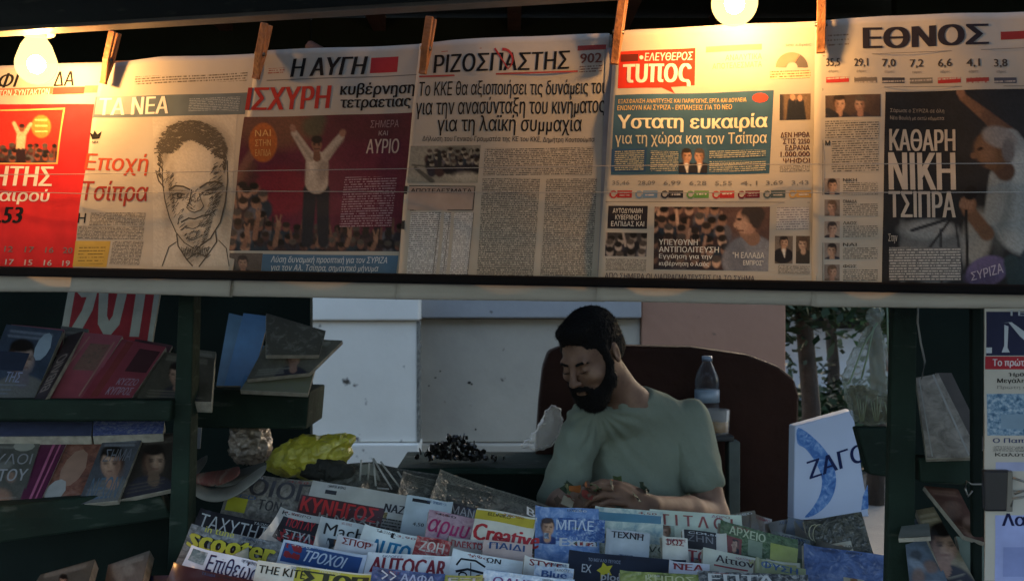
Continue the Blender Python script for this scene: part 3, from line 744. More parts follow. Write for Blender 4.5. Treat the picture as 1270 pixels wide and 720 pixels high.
pc.cap(386, 236, 383, 300, 8.5, 7, '22242c', 2); pc.cap(402, 236, 403, 300, 8.5, 7, '22242c', 2); pc.ell(394, 236, 16, 8, '1e2028', 0, .3)
pc.cap(395, 202, 394, 226, 14, 14.5, 'a89c90', 2); pc.ell(402, 212, 6, 16, '7c7068', 10, .8, .7); pc.ell(388, 206, 4, 14, 'c4b8ac', 0, .9, .8)
for a_, b_, c_, d_ in ((386, 195, 368, 166, ), (406, 194, 426, 170)): pc.cap(a_, b_, c_, d_, 6.2, 4, 'a89c90', 2); pc.cap(a_ + 2, b_ + 2, c_ + 2, d_ + 5, 2, 1.5, '7c7068', 3, .6)
pc.ell(366, 160, 3.6, 5, '8c6858', -20, .4); pc.ell(428, 166, 4, 4.6, '8c6858', 30, .4); pc.cap(395, 190, 395, 196, 4, 5, '6a4a3c')
pc.ell(395, 180, 6.6, 8.6, '7c5848', 0, .25); pc.ell(395.5, 174, 7, 5, '1e1a1a', 0, .3); pc.ell(392, 180, 1.6, 1, '2a1a18', 0, .6); pc.ell(398, 180, 1.6, 1, '2a1a18', 0, .6); pc.cap(392, 185, 398, 185, .6, .6, '3c2220')
pc.ell(331, 178, 16, 24, 'b4622e', 3, .12)
pc.build('photo', t, 1)
for i_, (w_, x_) in enumerate((('ΝΑΙ', 331), ('ΣΤΗΝ', 331), ('ΕΛΠΙΔΑ', 331))): text('photo_sign', w_, S, [(x_ - 9, 163 + 12 * i_), (x_ + 9, 162 + 12 * i_), (x_ + 9, 170 + 12 * i_), (x_ - 9, 171 + 12 * i_)], ink('dca868'), t, 4, .01)
text('photo_caption', 'ΑΥΡΙΟ', S, Q(457, 173, 497, 191), ink('b8a49c'), t, 3, .03)
text('photo_caption', 'ΣΗΜΕΡΑ', S, Q(462, 150, 497, 159), ink('94787c'), t, 3, .0)
text('photo_caption', 'ΚΑΙ', S, Q(472, 163, 483, 169), ink('a89494'), t, 3, .0)
patch('photo_caption', S, Q(427, 220, 492, 282), body_text('5e2536', 'a08890', .42, .45, 3), t, 2)
patch('blue_bar', S, Q(329, 316, 496, 340, m=.012), ink('4c6a86'), t, 1)
pc = Pic(S, Q(289, 314, 329, 338, m=.012), '5c5450', 1.2, 8); pc.face(306, 326, 15, '8c7064', '3a3230'); pc.build('small_photo', t, 1)
text('bar_text', 'Λύση δυναμική προοπτική για τον ΣΥΡΙΖΑ', S, Q(340, 318, 484, 328, m=.01), ink('c4ccd4'), t, 3, .01, .15)
text('bar_text', 'για τον Αλ. Τσίπρα, σημαντικό μήνυμα', S, Q(340, 328, 473, 338, m=.01), ink('c4ccd4'), t, 3, .01, .15)

# 4 all text
t, S = newspaper(4, 'all-text newspaper with three black headline lines and columns of small print', (523, 56), (757, 43), (748, 373), (496, 370), [(523, 56), (560, 52), (640, 47), (757, 43)])
text('masthead', 'ΡΙΖΟΣΠΑΣΤΗΣ', S, Q(541, 67, 708, 90, m=-.035), K, t, 2, .03)
strokes('emblem', S, [(arc(627, 76, 11, 13, -100, 60, 9), 4.0, 1.0), ([(616, 62), (624, 74), (633, 88)], 2.5, 1)], ink('9a3434'), t, 3)
strokes('rule', S, [([(523, 97), (620, 94), (718, 90)], 2.2), ([(550, 66), (600, 62)], .8)], ink('9a4440'), t, 1)
patch('side_box', S, Q(718, 58, 753, 64), ink('8c3a38'), t, 1)
text('side_box', '902', S, Q(721, 68, 748, 80), ink('6c4038'), t, 2, .03)
patch('small_print', S, Q(720, 83, 748, 91), body_text('a8a399', '6a5048', .4, .5, 3), t, 1)
text('headline', 'Το ΚΚΕ θα αξιοποιήσει τις δυνάμεις του', S, Q(523, 101, 754, 124, m=-.018), K, t, 2, .012)
text('headline', 'για την ανασύνταξη του κινήματος', S, Q(520, 122, 751, 148, m=-.018), K, t, 2, .012)
text('headline', 'για τη λαϊκή συμμαχία', S, Q(546, 144, 722, 169, m=-.01), K, t, 2, .012)
text('subheading', 'Δήλωση του Γενικού Γραμματέα της ΚΕ του ΚΚΕ, Δημήτρη Κουτσούμπα', S, Q(528, 170, 738, 178, m=.0), K, t, 2, .006)
pc = Pic(S, Q(512, 182, 597, 228), '84837a', 1.4, 33, .15); pc.ell(568, 196, 26, 14, '50524e', 0, .4, .8); pc.crowd(540, 190, 596, 206, 8, 33, ('6a6a64', '8c8a80')); pc.cap(545, 209, 597, 209, 1, 1, '2c2e2c'); pc.cap(516, 206, 545, 209, .8, .8, '3c3c3a'); pc.cap(520, 210, 540, 226, 2, 3, '4c4c48'); pc.cap(548, 190, 549, 206, 2.4, 2.6, '26282a'); pc.ell(580, 220, 16, 6, 'a6a49a', 0, .6, .6)
pc.build('photo', t, 1)
strokes('chart_frame', S, [([(513, 232), (592, 232)], 1), ([(509, 232), (505, 285)], 4), ([(592, 232), (589, 261)], 1), ([(514, 262), (589, 261)], 1)], ink('3a3836'), t, 3)
patch('chart', S, Q(512, 233, 591, 262), ink('a09088'), t, 1)
text('small_print', 'ΑΠΟΤΕΛΕΣΜΑΤΑ', S, Q(515, 235, 588, 240), K, t, 2, .01)
patch('table', S, Q(512, 264, 548, 343), body_text('c2c2c2', '5a5a60', .33, .45, 4), t, 1)
patch('table', S, Q(552, 264, 560, 343), body_text('c2c2c2', '5a5a60', .33, .45, 4), t, 1); patch('table', S, Q(564, 264, 586, 343), body_text('c2c2c2', '6a6a70', .33, .45, 4), t, 1)
strokes('rule', S, [([(550, 264), (541, 343)], .8), ([(590, 264), (582, 343)], .8), ([(562, 264), (553, 343)], .6)], GREY, t, 2)
patch('text_column', S, Q(603, 184, 736, 218), body_text(pitch=.30, fill=.58, word=4), t, 1)
patch('text_column', S, Q(597, 222, 667, 342), body_text(pitch=.30, fill=.6, word=5), t, 1)
patch('text_column', S, Q(675, 222, 738, 342), body_text(pitch=.30, fill=.6, word=5.2), t, 1)
patch('folded_sheet', S, [(753, 62), (768, 60), (760, 346), (742, 346)], ink('8a8a90'), t, 5)

# 5 typos
t, S = newspaper(5, 'colourful newspaper with a red speech-bubble title and a blue headline block, right of centre', (764, 42), (1022, 27), (1012, 378), (742, 372), [(764, 42), (860, 35), (1022, 27)])
poly('title_bubble', S, [(770, 67), (863, 61), (862, 107), (833, 110), (838, 118), (822, 111), (768, 112)], ink('c03022'), t, 1)
patch('title_block', S, Q(772, 70, 793, 79), ink('5c2018'), t, 2)
text('masthead', 'ΕΛΕΥΘΕΡΟΣ', S, Q(801, 67, 860, 77), W, t, 3, .02, .1)
poly('title_dot', S, arc(797, 74, 2.6, 2.6, 0, 330, 9), W, t, 3)
text('masthead', 'τυπος', S, Q(774, 81, 858, 110, m=-.03), W, t, 3, .04)
patch('rule', S, Q(876, 58, 945, 65), ink('c08868'), t, 1)
text('subheading', 'ΑΝΑΛΥΤΙΚΑ', S, Q(900, 69, 945, 76), GREY, t, 2, .0)
text('subheading', 'ΑΠΟΤΕΛΕΣΜΑΤΑ', S, Q(884, 79, 945, 86), GREY, t, 2, .0)
poly('seat_chart', S, arc(982, 85, 20, 19, 180, 300, 12) + arc(982, 85, 7, 7, 300, 180, 6), ink('c08068'), t, 2)
poly('seat_chart', S, arc(982, 85, 20, 19, 302, 360, 8) + arc(982, 85, 7, 7, 360, 302, 5), ink('5a5450'), t, 2)
text('small_print', '300 έδρες', S, Q(974, 55, 1006, 59), GREY, t, 2, 0)
patch('small_print', S, Q(955, 89, 1005, 99), body_text('cbb090', 'a86040', .4, .5, 4), t, 1)
patch('headline_block', S, Q(762, 117, 957, 217, k=-.055), ink('34566f'), t, 1)
text('block_text', 'ΕΞΑΣΦΑΛΙΣΗ ΑΝΑΠΤΥΞΗΣ ΚΑΙ ΠΑΡΑΓΩΓΗΣ, ΕΡΓΑ ΚΑΙ ΔΟΥΛΕΙΑ', S, Q(769, 124, 926, 130, m=-.02), ink('d0b070'), t, 3, .008)
text('block_text', 'ΕΝΩΝΟΥΝ ΚΑΙ ΣΥΡΙΖΑ - ΕΚΠΛΗΞΕΙΣ ΓΙΑ ΤΟ ΝΕΟ', S, Q(768, 132, 908, 138, m=-.02), ink('d0b070'), t, 3, .008)
poly('red_badge', S, arc(943, 123, 10, 6, 0, 340, 12), ink('b8423a'), t, 2)
text('headline', 'Υστατη ευκαιρία', S, Q(768, 143, 952, 165, m=-.015), ink('ddd8c0'), t, 3, .04)
text('headline', 'για τη χώρα και τον Τσίπρα', S, Q(765, 165, 951, 183, m=-.01), ink('c8c4b0'), t, 3, .012)
patch('block_panel', S, Q(760, 186, 803, 214), ink('2a4c74'), t, 2)
for (a, b_, c_, d_) in ((764, 188, 800, 213), (808, 188, 842, 213), (880, 187, 950, 196), (880, 200, 950, 213)):
    patch('small_print', S, Q(a, b_, c_, d_), body_text('3c5466', 'b8b49c', .32, .4, 5), t, 3)
pc = Pic(S, Q(843, 184, 878, 215), '34566f', 1.1, 16, .05); pc.face(852, 194, 15, 'b08468', '2a2422', '20222c', 1, True, 'd0ccc4'); pc.face(868, 194, 15, 'b08468', '4c4644', '20222c', -1, True, 'd0ccc4'); pc.build('small_portrait', t, 4)
pc = Pic(S, Q(967, 118, 1005, 150), '6a5848', 1.2, 15); pc.cap(982, 128, 982, 150, 5, 7, '20242e'); pc.cap(992, 128, 993, 150, 5, 7, '20242e'); pc.ell(983, 122, 3, 4, 'b08a70'); pc.ell(992, 123, 3, 4, 'b08a70'); pc.cap(968, 122, 968, 150, 4, 4, '2c2c34', 3); pc.build('photo', t, 1)
for i, s in enumerate(('ΔΕΝ ΗΡΘΑ', 'ΣΤΙΣ 2250', 'ΕΔΡΑΝΑ', '1.000.000', 'ΨΗΦΟΙ')):
    text('side_heading', s, S, Q(968 + 3 * (i % 3), 165 + i * 8, 1004, 171.5 + i * 8), ink('4a2018'), t, 2, .02)
patch('small_print', S, Q(967, 206, 1004, 214), BTf, t, 1)
cols = ['a83030', '6a88a4', '2a2c34', '5a8a48', 'a83030', '6a2030', '4a5a5c', 'b89050']
vals = ['35,46', '28,09', '6,99', '6,28', '5,55', '4,1', '3,69', '3,43']
for i in range(8):
    x = 758 + i * 31.5
    text('figure', vals[i], S, Q(x + 3, 225, x + 24, 231), GREY, t, 2, .0)
    patch('party_badge', S, Q(x + 9, 237, x + 27, 246), ink(cols[i]), t, 1)
    strokes('party_badge', S, [(arc(x + 4.5, 242, 4, 4, 0, 320, 9), 2.0)], ink(cols[i]), t, 2)
    patch('party_badge', S, Q(x + 12, 239.5, x + 24, 243.5), body_text(cols[i], 'c8c0b8', .5, .5, 6), t, 2)
strokes('rule', S, [([(753, 251), (1004, 252)], .8)], GREY, t, 1)
patch('black_box', S, Q(756, 256, 804, 284), ink('26242a'), t, 1)
text('box_text', 'ΑΥΤΟΔΥΝΑΜΗ', S, Q(762, 259, 798, 265), W, t, 3, .0); text('box_text', 'ΚΥΒΕΡΝΗΣΗ', S, Q(765, 267, 796, 273), W, t, 3, .0); text('box_text', 'ΕΛΠΙΔΑΣ ΚΑΙ', S, Q(760, 275, 800, 281), W, t, 3, .0)
pc = Pic(S, Q(753, 289, 803, 318), '3a3636', 1.2, 14); pc.crowd(755, 296, 805, 320, 12, 9, ('9c9088', '7c726c')); pc.build('photo', t, 1)
patch('small_print', S, Q(753, 321, 802, 336), BTf, t, 1)
pc = Pic(S, Q(812, 257, 954, 335), '5e4640', 1.4, 12); pc.crowd(812, 262, 905, 330, 15, 15, ('a88470', '8c6a58', 'c09c84')); pc.ell(840, 318, 34, 20, '3c2c2c', 0, .9, .8)
pc.ell(930, 322, 34, 30, '7c7e86', -12, .12); pc.ell(915, 322, 14, 26, '5c5e68', -12, .8, .7); pc.cap(925, 288, 934, 296, 8, 9, '8c6a58')
pc.ell(926, 275, 13, 16, 'a8806c', -12, .12); pc.ell(934, 266, 15, 12, '3a3230', 10, .2); pc.ell(938, 276, 6, 8, '3a3230', 0, .4); pc.ell(921, 278, 8, 10, 'b8947e', 0, .6, .8); pc.ell(917, 272, 3.4, 1.6, '2c1e1a', 0, .6); pc.ell(912, 279, 2.4, 3, 'b08a74', 0, .3); pc.cap(915, 286, 922, 286, .8, .8, '5c3830')
pc.build('photo', t, 1)
for i, s in enumerate(('ΥΠΕΥΘΥΝΗ', 'ΑΝΤΙΠΟΛΙΤΕΥΣΗ', 'Εγγύηση για την', 'κυβέρνηση ο λαός')):
    text('photo_caption', s, S, Q(818, 297 + i * 9, (866, 892, 884, 880)[i], 304 + i * 9), W, t, 5, .02)
text('photo_caption', '"Η ΕΛΛΑΔΑ', S, Q(909, 313, 948, 320), W, t, 5, .0); text('photo_caption', 'ΕΜΠΡΟΣ"', S, Q(922, 323, 947, 329), W, t, 5, .0)
patch('framed_note', S, Q(963, 258, 1003, 285), body_text('bcb8b4', '6a6470', .36, .4, 4), t, 1)
pc = Pic(S, Q(961, 293, 983, 327), '6a6058', 1.1, 17); pc.face(972, 301, 13, 'a8846c', '2a2422', '1c1c22', 1, True, 'c8c4bc'); pc.build('photo', t, 1)
pc = Pic(S, Q(987, 293, 1004, 327), '54483e', 1.1, 18); pc.face(996, 303, 14, 'a88c78', '4a3c34', '34302c', -1); pc.build('photo', t, 1)
patch('small_print', S, Q(965, 329, 1004, 340), BTf, t, 1)
text('bottom_line', 'ΑΠΟ ΣΗΜΕΡΑ ΟΙ ΔΙΑΠΡΑΓΜΑΤΕΥΣΕΙΣ ΓΙΑ ΤΟ ΣΧΗΜΑ', S, Q(752, 340, 936, 347, m=.02), ink('2c2c40'), t, 2, .01)

# 6 ethnos
t, S = newspaper(6, 'rightmost pegged newspaper, black photo half with tall white headline letters', (1011, 30), (1330, 14), (1330, 382), (1006, 379), [(1011, 30), (1100, 22), (1330, 14)])
text('masthead', 'ΕΘΝΟΣ', S, Q(1069, 34, 1225, 60, m=-.04), ink('26242e'), t, 2, .06)
patch('small_print', S, Q(1026, 46, 1052, 62), body_text('a8a399', '7a6a5c', .7, .3, 3), t, 1)
patch('red_badge', S, Q(1240, 40, 1275, 50), ink('8c3030'), t, 1)
strokes('rule', S, [([(1020, 72), (1300, 60)], .8), ([(1020, 112), (1020, 352)], .8), ([(1095, 110), (1300, 108)], .8)], GREY, t, 1)
vals = ['35,5', '29,1', '7,0', '7,2', '6,6', '4,1', '3,8']; cols = ['a03030', '66605a', '3a3a40', '6a6660', '9a3030', '8a3a38', '4a4c58']
for i in range(7):
    x = 1024 + i * 34.5
    text('figure', vals[i], S, Q(x, 75, x + 17, 86, m=-.03), ink('3c3430'), t, 2, .02); patch('party_badge', S, Q(x, 98, x + 28, 105, m=-.02), body_text(cols[i], 'a8a098', .8, .3, 5), t, 1)
    text('small_print', 'έδρες', S, Q(x + 3, 89, x + 15, 93, m=-.03), GREY, t, 2, 0)
pc = Pic(S, Q(1023, 120, 1091, 147), '4a3c36', 1.2, 19); pc.face(1040, 131, 18, 'a07c68', '2a2220', '2c2c34', 1); pc.face(1066, 132, 17, '947060', '4c4440', '3c3438', -1); pc.cap(1026, 140, 1036, 146, 4, 4, '24262e'); pc.build('photo', t, 1)
text('initial', 'Μ', S, Q(1023, 176, 1029, 182), K, t, 2, .02)
patch('text_column', S, Q(1023, 152, 1089, 174, m=0), body_text(pitch=.34, fill=.5, word=4), t, 1)
patch('text_column', S, Q(1031, 176, 1089, 214, m=0), body_text(pitch=.34, fill=.5, word=4.4), t, 1)
for i in range(5):
    y = 222 + i * 26.5
    pc = Pic(S, Q(1022, y, 1041, y + 20, m=0), ('8c8078', '746a64', '9c8c80')[i % 3], 1.1, 20 + i); pc.face(1031.5, y + 9, 14, ('a8846c', '947464', 'b08c78')[i % 3], ('2a2220', '5c4a3c', '3c3230')[i % 3], ('2c2c38', '5c5048', '3a3034')[i % 3], (1, -1)[i % 2]); pc.build('small_portrait', t, 1)
    text('small_heading', ('ΝΙΚΗ', 'ΟΜΑΔΑ', 'ΛΑΟΣ', 'ΝΑΙ', 'ΦΩΣ')[i], S, Q(1045, y, 1062, y + 4, m=0), K, t, 2, .01)
    patch('text_column', S, Q(1045, y + 5, 1088, y + 20, m=0), body_text(pitch=.3, fill=.5, word=4.4), t, 1)
pc = Pic(S, [(1097, 116), (1332, 110), (1332, 358), (1093, 353)], '1c1e23', 1.7, 30, .3)
pc.ell(1250, 150, 60, 50, '2a2b30', 0, 1, .6)
pc.cap(1118, 275, 1118, 350, 3, 3, '4c5054', 4); pc.ell(1157, 312, 42, 40, '5c6064', 0, .12, .9); pc.ell(1150, 285, 34, 12, '84888a', 0, .5, .8); pc.ell(1210, 295, 18, 34, '7c7f7e', 8, .4, .9)
pc.cap(1192, 122, 1222, 146, 4.5, 7, '6a5040', 2); pc.cap(1222, 146, 1250, 172, 7, 12, '5a4438', 2); pc.ell(1190, 117, 5, 6, '7a5c4c', -40, .3); pc.cap(1188, 114, 1184, 110, 1.4, 1, '7a5c4c'); pc.cap(1192, 113, 1192, 107, 1.4, 1, '7a5c4c')
pc.cap(1250, 176, 1262, 200, 15, 22, '7c8488', 3); pc.ell(1278, 250, 52, 68, '848c90', 10, .1); pc.ell(1242, 250, 12, 54, '5c6468', 6, .8, .7); pc.ell(1262, 214, 18, 22, '9ca4a6', 20, .9, .7); pc.ell(1290, 280, 20, 40, '6c7478', 0, .9, .6)
pc.cap(1228, 270, 1238, 222, 10, 14, '788084', 3); pc.cap(1222, 290, 1200, 262, 9, 8, '5c4638', 3); pc.ell(1199, 254, 10, 11, '6e5444', 0, .25)
for k in range(4): pc.cap(1192 + k * 4, 248 + k, 1190 + k * 4, 256 + k, 1.6, 1.6, '7c6050', 1.6)
pc.cap(1232, 200, 1244, 214, 12, 12, '4a382e', 3); pc.ell(1228, 188, 20, 25, '54402f', -22, .1); pc.ell(1220, 190, 11, 16, '6e5646', -22, .9, .8); pc.ell(1238, 172, 22, 13, '77777a', 18, .3); pc.ell(1248, 188, 8, 15, '5c5c60', 0, .4); pc.ell(1214, 186, 4, 2, '1c1410', -15, .6); pc.ell(1206, 194, 4, 4, '604a3c', 0, .4); pc.cap(1210, 204, 1219, 205, 1, 1, '281a16')
pc.cap(1125, 350, 1150, 310, 1.6, 1.4, '1a1a1e'); pc.cap(1150, 310, 1178, 272, 1.4, 1.6, '1a1a1e'); pc.cap(1197, 262, 1199, 356, 1.8, 2, '141418'); pc.cap(1130, 286, 1172, 273, 2, 2, '22242a'); pc.cap(1166, 285, 1166, 350, 1.6, 1.6, '22242a'); pc.cap(1184, 276, 1194, 350, 1.2, 1.4, '22242a'); pc.ell(1202, 240, 8, 9, '101014', 30, .2)
pc.ell(1222, 336, 26, 18, '544e72', -18, .15); pc.ell(1215, 345, 20, 9, '443f60', 0, .5); pc.cap(1252, 326, 1262, 356, 10, 14, '24343a', 3); pc.cap(1285, 326, 1300, 356, 24, 24, '22303a', 3)
pc.build('photo', t, 1)
for i in range(2): text('photo_caption', ('Σάρωσε ο ΣΥΡΙΖΑ σε όλη', 'Νέα Βουλή με οκτώ κόμματα')[i], S, Q(1103, 136 + i * 9, 1170, 142 + i * 9, m=0), ink('8c8680'), t, 3, 0)
HW = ink('aaa49c')
text('headline', 'ΚΑΘΑΡΗ', S, Q(1102, 161, 1184, 188, m=0), HW, t, 3, .05)
text('headline', 'ΝΙΚΗ', S, Q(1101, 190, 1184, 236, m=0), HW, t, 3, .05)
text('headline', 'ΤΣΙΠΡΑ', S, Q(1101, 238, 1184, 270, m=0), HW, t, 3, .05)
text('photo_caption', 'Στην', S, Q(1101, 290, 1112, 302, m=0), HW, t, 4, .03)
patch('photo_caption', S, [(1102, 307), (1190, 307), (1190, 348), (1102, 348)], body_text('5a5e62', 'b0b0ae', .4, .4, 4), t, 3)
text('photo_banner', 'ΣΥΡΙΖΑ', S, [(1202, 338), (1240, 326), (1242, 338), (1203, 348)], ink('a09cb0'), t, 5, .01)

# cords across the papers
CS = panel_surf(back=-.028)
for ys, lab in (((217, 216, 212, 209, 204, 202), 'upper thin clear cord stretched across all the pegged newspapers'), ((234, 240, 237, 238, 239, 238), 'lower thin clear cord stretched across all the pegged newspapers')):
    pts = [CS.hit(x, y) for x, y in zip((-120, 100, 300, 520, 900, 1390), ys)]
    o = tube('cord', pts, .0007, mat('clear_cord', '8c8a86', .3), seg=6); solo(o, lab, 'cord', 'cords across the newspapers')

# clothes pegs
def peg(top, bot, label):
    a, b = CS.hit(*top), CS.hit(*bot); d = (b - a); L_ = d.length; d.normalize()
    t = thing('clothes_peg', label, 'clothes peg', b, 'wooden pegs holding the newspapers')
    side = d.cross(NP).normalized(); wv = .0065
    for s, nm in ((1, 'front_jaw'), (-1, 'rear_jaw')):
        o0 = NP * (.006 * s); top_o = NP * (.011 * s)
        f = [a + side * wv + top_o, a - side * wv + top_o, b - side * wv + o0 * .3, b + side * wv + o0 * .3]
        mid = [(f[0] * .45 + f[3] * .55) + NP * .004 * s, (f[1] * .45 + f[2] * .55) + NP * .004 * s]
        bm = bmesh.new()
        ring = []
        for pr in ((f[0], f[1]), (mid[0], mid[1]), (f[3], f[2])):
            ring.append([bm.verts.new(pr[0]), bm.verts.new(pr[1]), bm.verts.new(pr[1] - NP * .006 * s), bm.verts.new(pr[0] - NP * .006 * s)])
        for r0, r1 in zip(ring[:-1], ring[1:]):
            for i in range(4): bm.faces.new((r0[i], r0[(i + 1) % 4], r1[(i + 1) % 4], r1[i]))
        bm.faces.new(ring[0]); bm.faces.new(ring[-1])
        bmesh.ops.recalc_face_normals(bm, faces=bm.faces)
        bmesh.ops.bevel(bm, geom=list(bm.edges), offset=.001, segments=1, affect='EDGES')
        bm_obj(nm, bm, M_wood, t)
    m_ = a * .45 + b * .55
    tube('spring', [m_ + side * .009 + NP * .003, m_ - side * .009 + NP * .003], .0035, mat('spring_steel', '5a5650', .4, metal=.8), t)
for tp, bt, lb in (((143, 40), (128, 104), 'peg at the corner between the red newspaper and the portrait newspaper'),
                   ((331, 30), (317, 98), 'peg between the portrait newspaper and the rally-photo newspaper'),
                   ((535, 22), (524, 92), 'peg between the rally-photo newspaper and the all-text newspaper'),
                   ((774, -8), (762, 80), 'peg on the left corner of the newspaper with the speech-bubble title'),
                   ((1019, -12), (1018, 66), 'peg right of the round bulb, at the black headline newspaper')):
    peg(tp, bt, lb)

# ------------------------------------------------------------------ bulbs
def emis(name, col, st):
    if name in _m: return _m[name]
    m = bpy.data.materials.new(name); m.use_nodes = True; N = m.node_tree.nodes; L = m.node_tree.links; N.clear()
    o = N.new('ShaderNodeOutputMaterial'); e = N.new('ShaderNodeEmission'); e.inputs[0].default_value = col + (1,); e.inputs[1].default_value = st
    L.new(e.outputs[0], o.inputs[0]); _m[name] = m; return m
def glow_glass(name, col, st, tr=.6):
    m = bpy.data.materials.new(name); m.use_nodes = True; N = m.node_tree.nodes; L = m.node_tree.links; N.clear()
    o = N.new('ShaderNodeOutputMaterial'); e = N.new('ShaderNodeEmission'); e.inputs[0].default_value = col + (1,); e.inputs[1].default_value = st
    t_ = N.new('ShaderNodeBsdfTransparent'); t_.inputs[0].default_value = (1, .93, .8, 1); mx = N.new('ShaderNodeMixShader'); mx.inputs[0].default_value = tr
    L.new(e.outputs[0], mx.inputs[1]); L.new(t_.outputs[0], mx.inputs[2]); L.new(mx.outputs[0], o.inputs[0]); return m
M_bulb = glow_glass('lit_bulb_glass', (1.0, .66, .22), .75, .4)
M_fil = emis('hot_filament', (1.0, .52, .18), 430)
def bulb(px, py, Y, r, label, fs=1.0):
    c = P(px, py, Y)
    t = thing('light_bulb', label, 'light bulb', c - Vector((0, 0, r)), 'lit bulbs over the newspapers')
    prof = [(0.001, -r)] + [(r * math.sin(R(a)), -r * math.cos(R(a))) for a in range(12, 118, 9)] + [(r * .72, r * .95), (r * .52, r * 1.25), (r * .46, r * 1.45)]
    lathe('glass', prof, c, M_bulb, t)
    lathe('filament', [(r * .42 * math.sin(R(a)) + .0002, -r * .46 * math.cos(R(a))) for a in range(0, 181, 20)], c, M_fil, t, 14)
    lathe('collar', [(r * .5, r * 1.46), (r * .5, r * 1.75)], c, mat('bulb_metal', '9a8f78', .35, metal=.8), t)
    lathe('socket', [(r * .86, r * 1.5), (r * .9, r * 1.62), (r * .86, r * 1.85), (r * .6, r * 1.95), (r * .55, r * 2.6)], c, mat('porcelain', 'b8ab98', .4), t)
    tube('cable', [c + Vector((0, 0, r * 2.6)), c + Vector((.01, .05, r * 3.4)), c + Vector((.02, .22, r * 4.2))], .004, M_black, t)
bulb(45, 80, 1.79, .035, 'glowing bulb hanging at the left over the red newspaper')
bulb(911, 4, 1.50, .0335, 'glowing bulb near the centre right, over the speech-bubble newspaper')
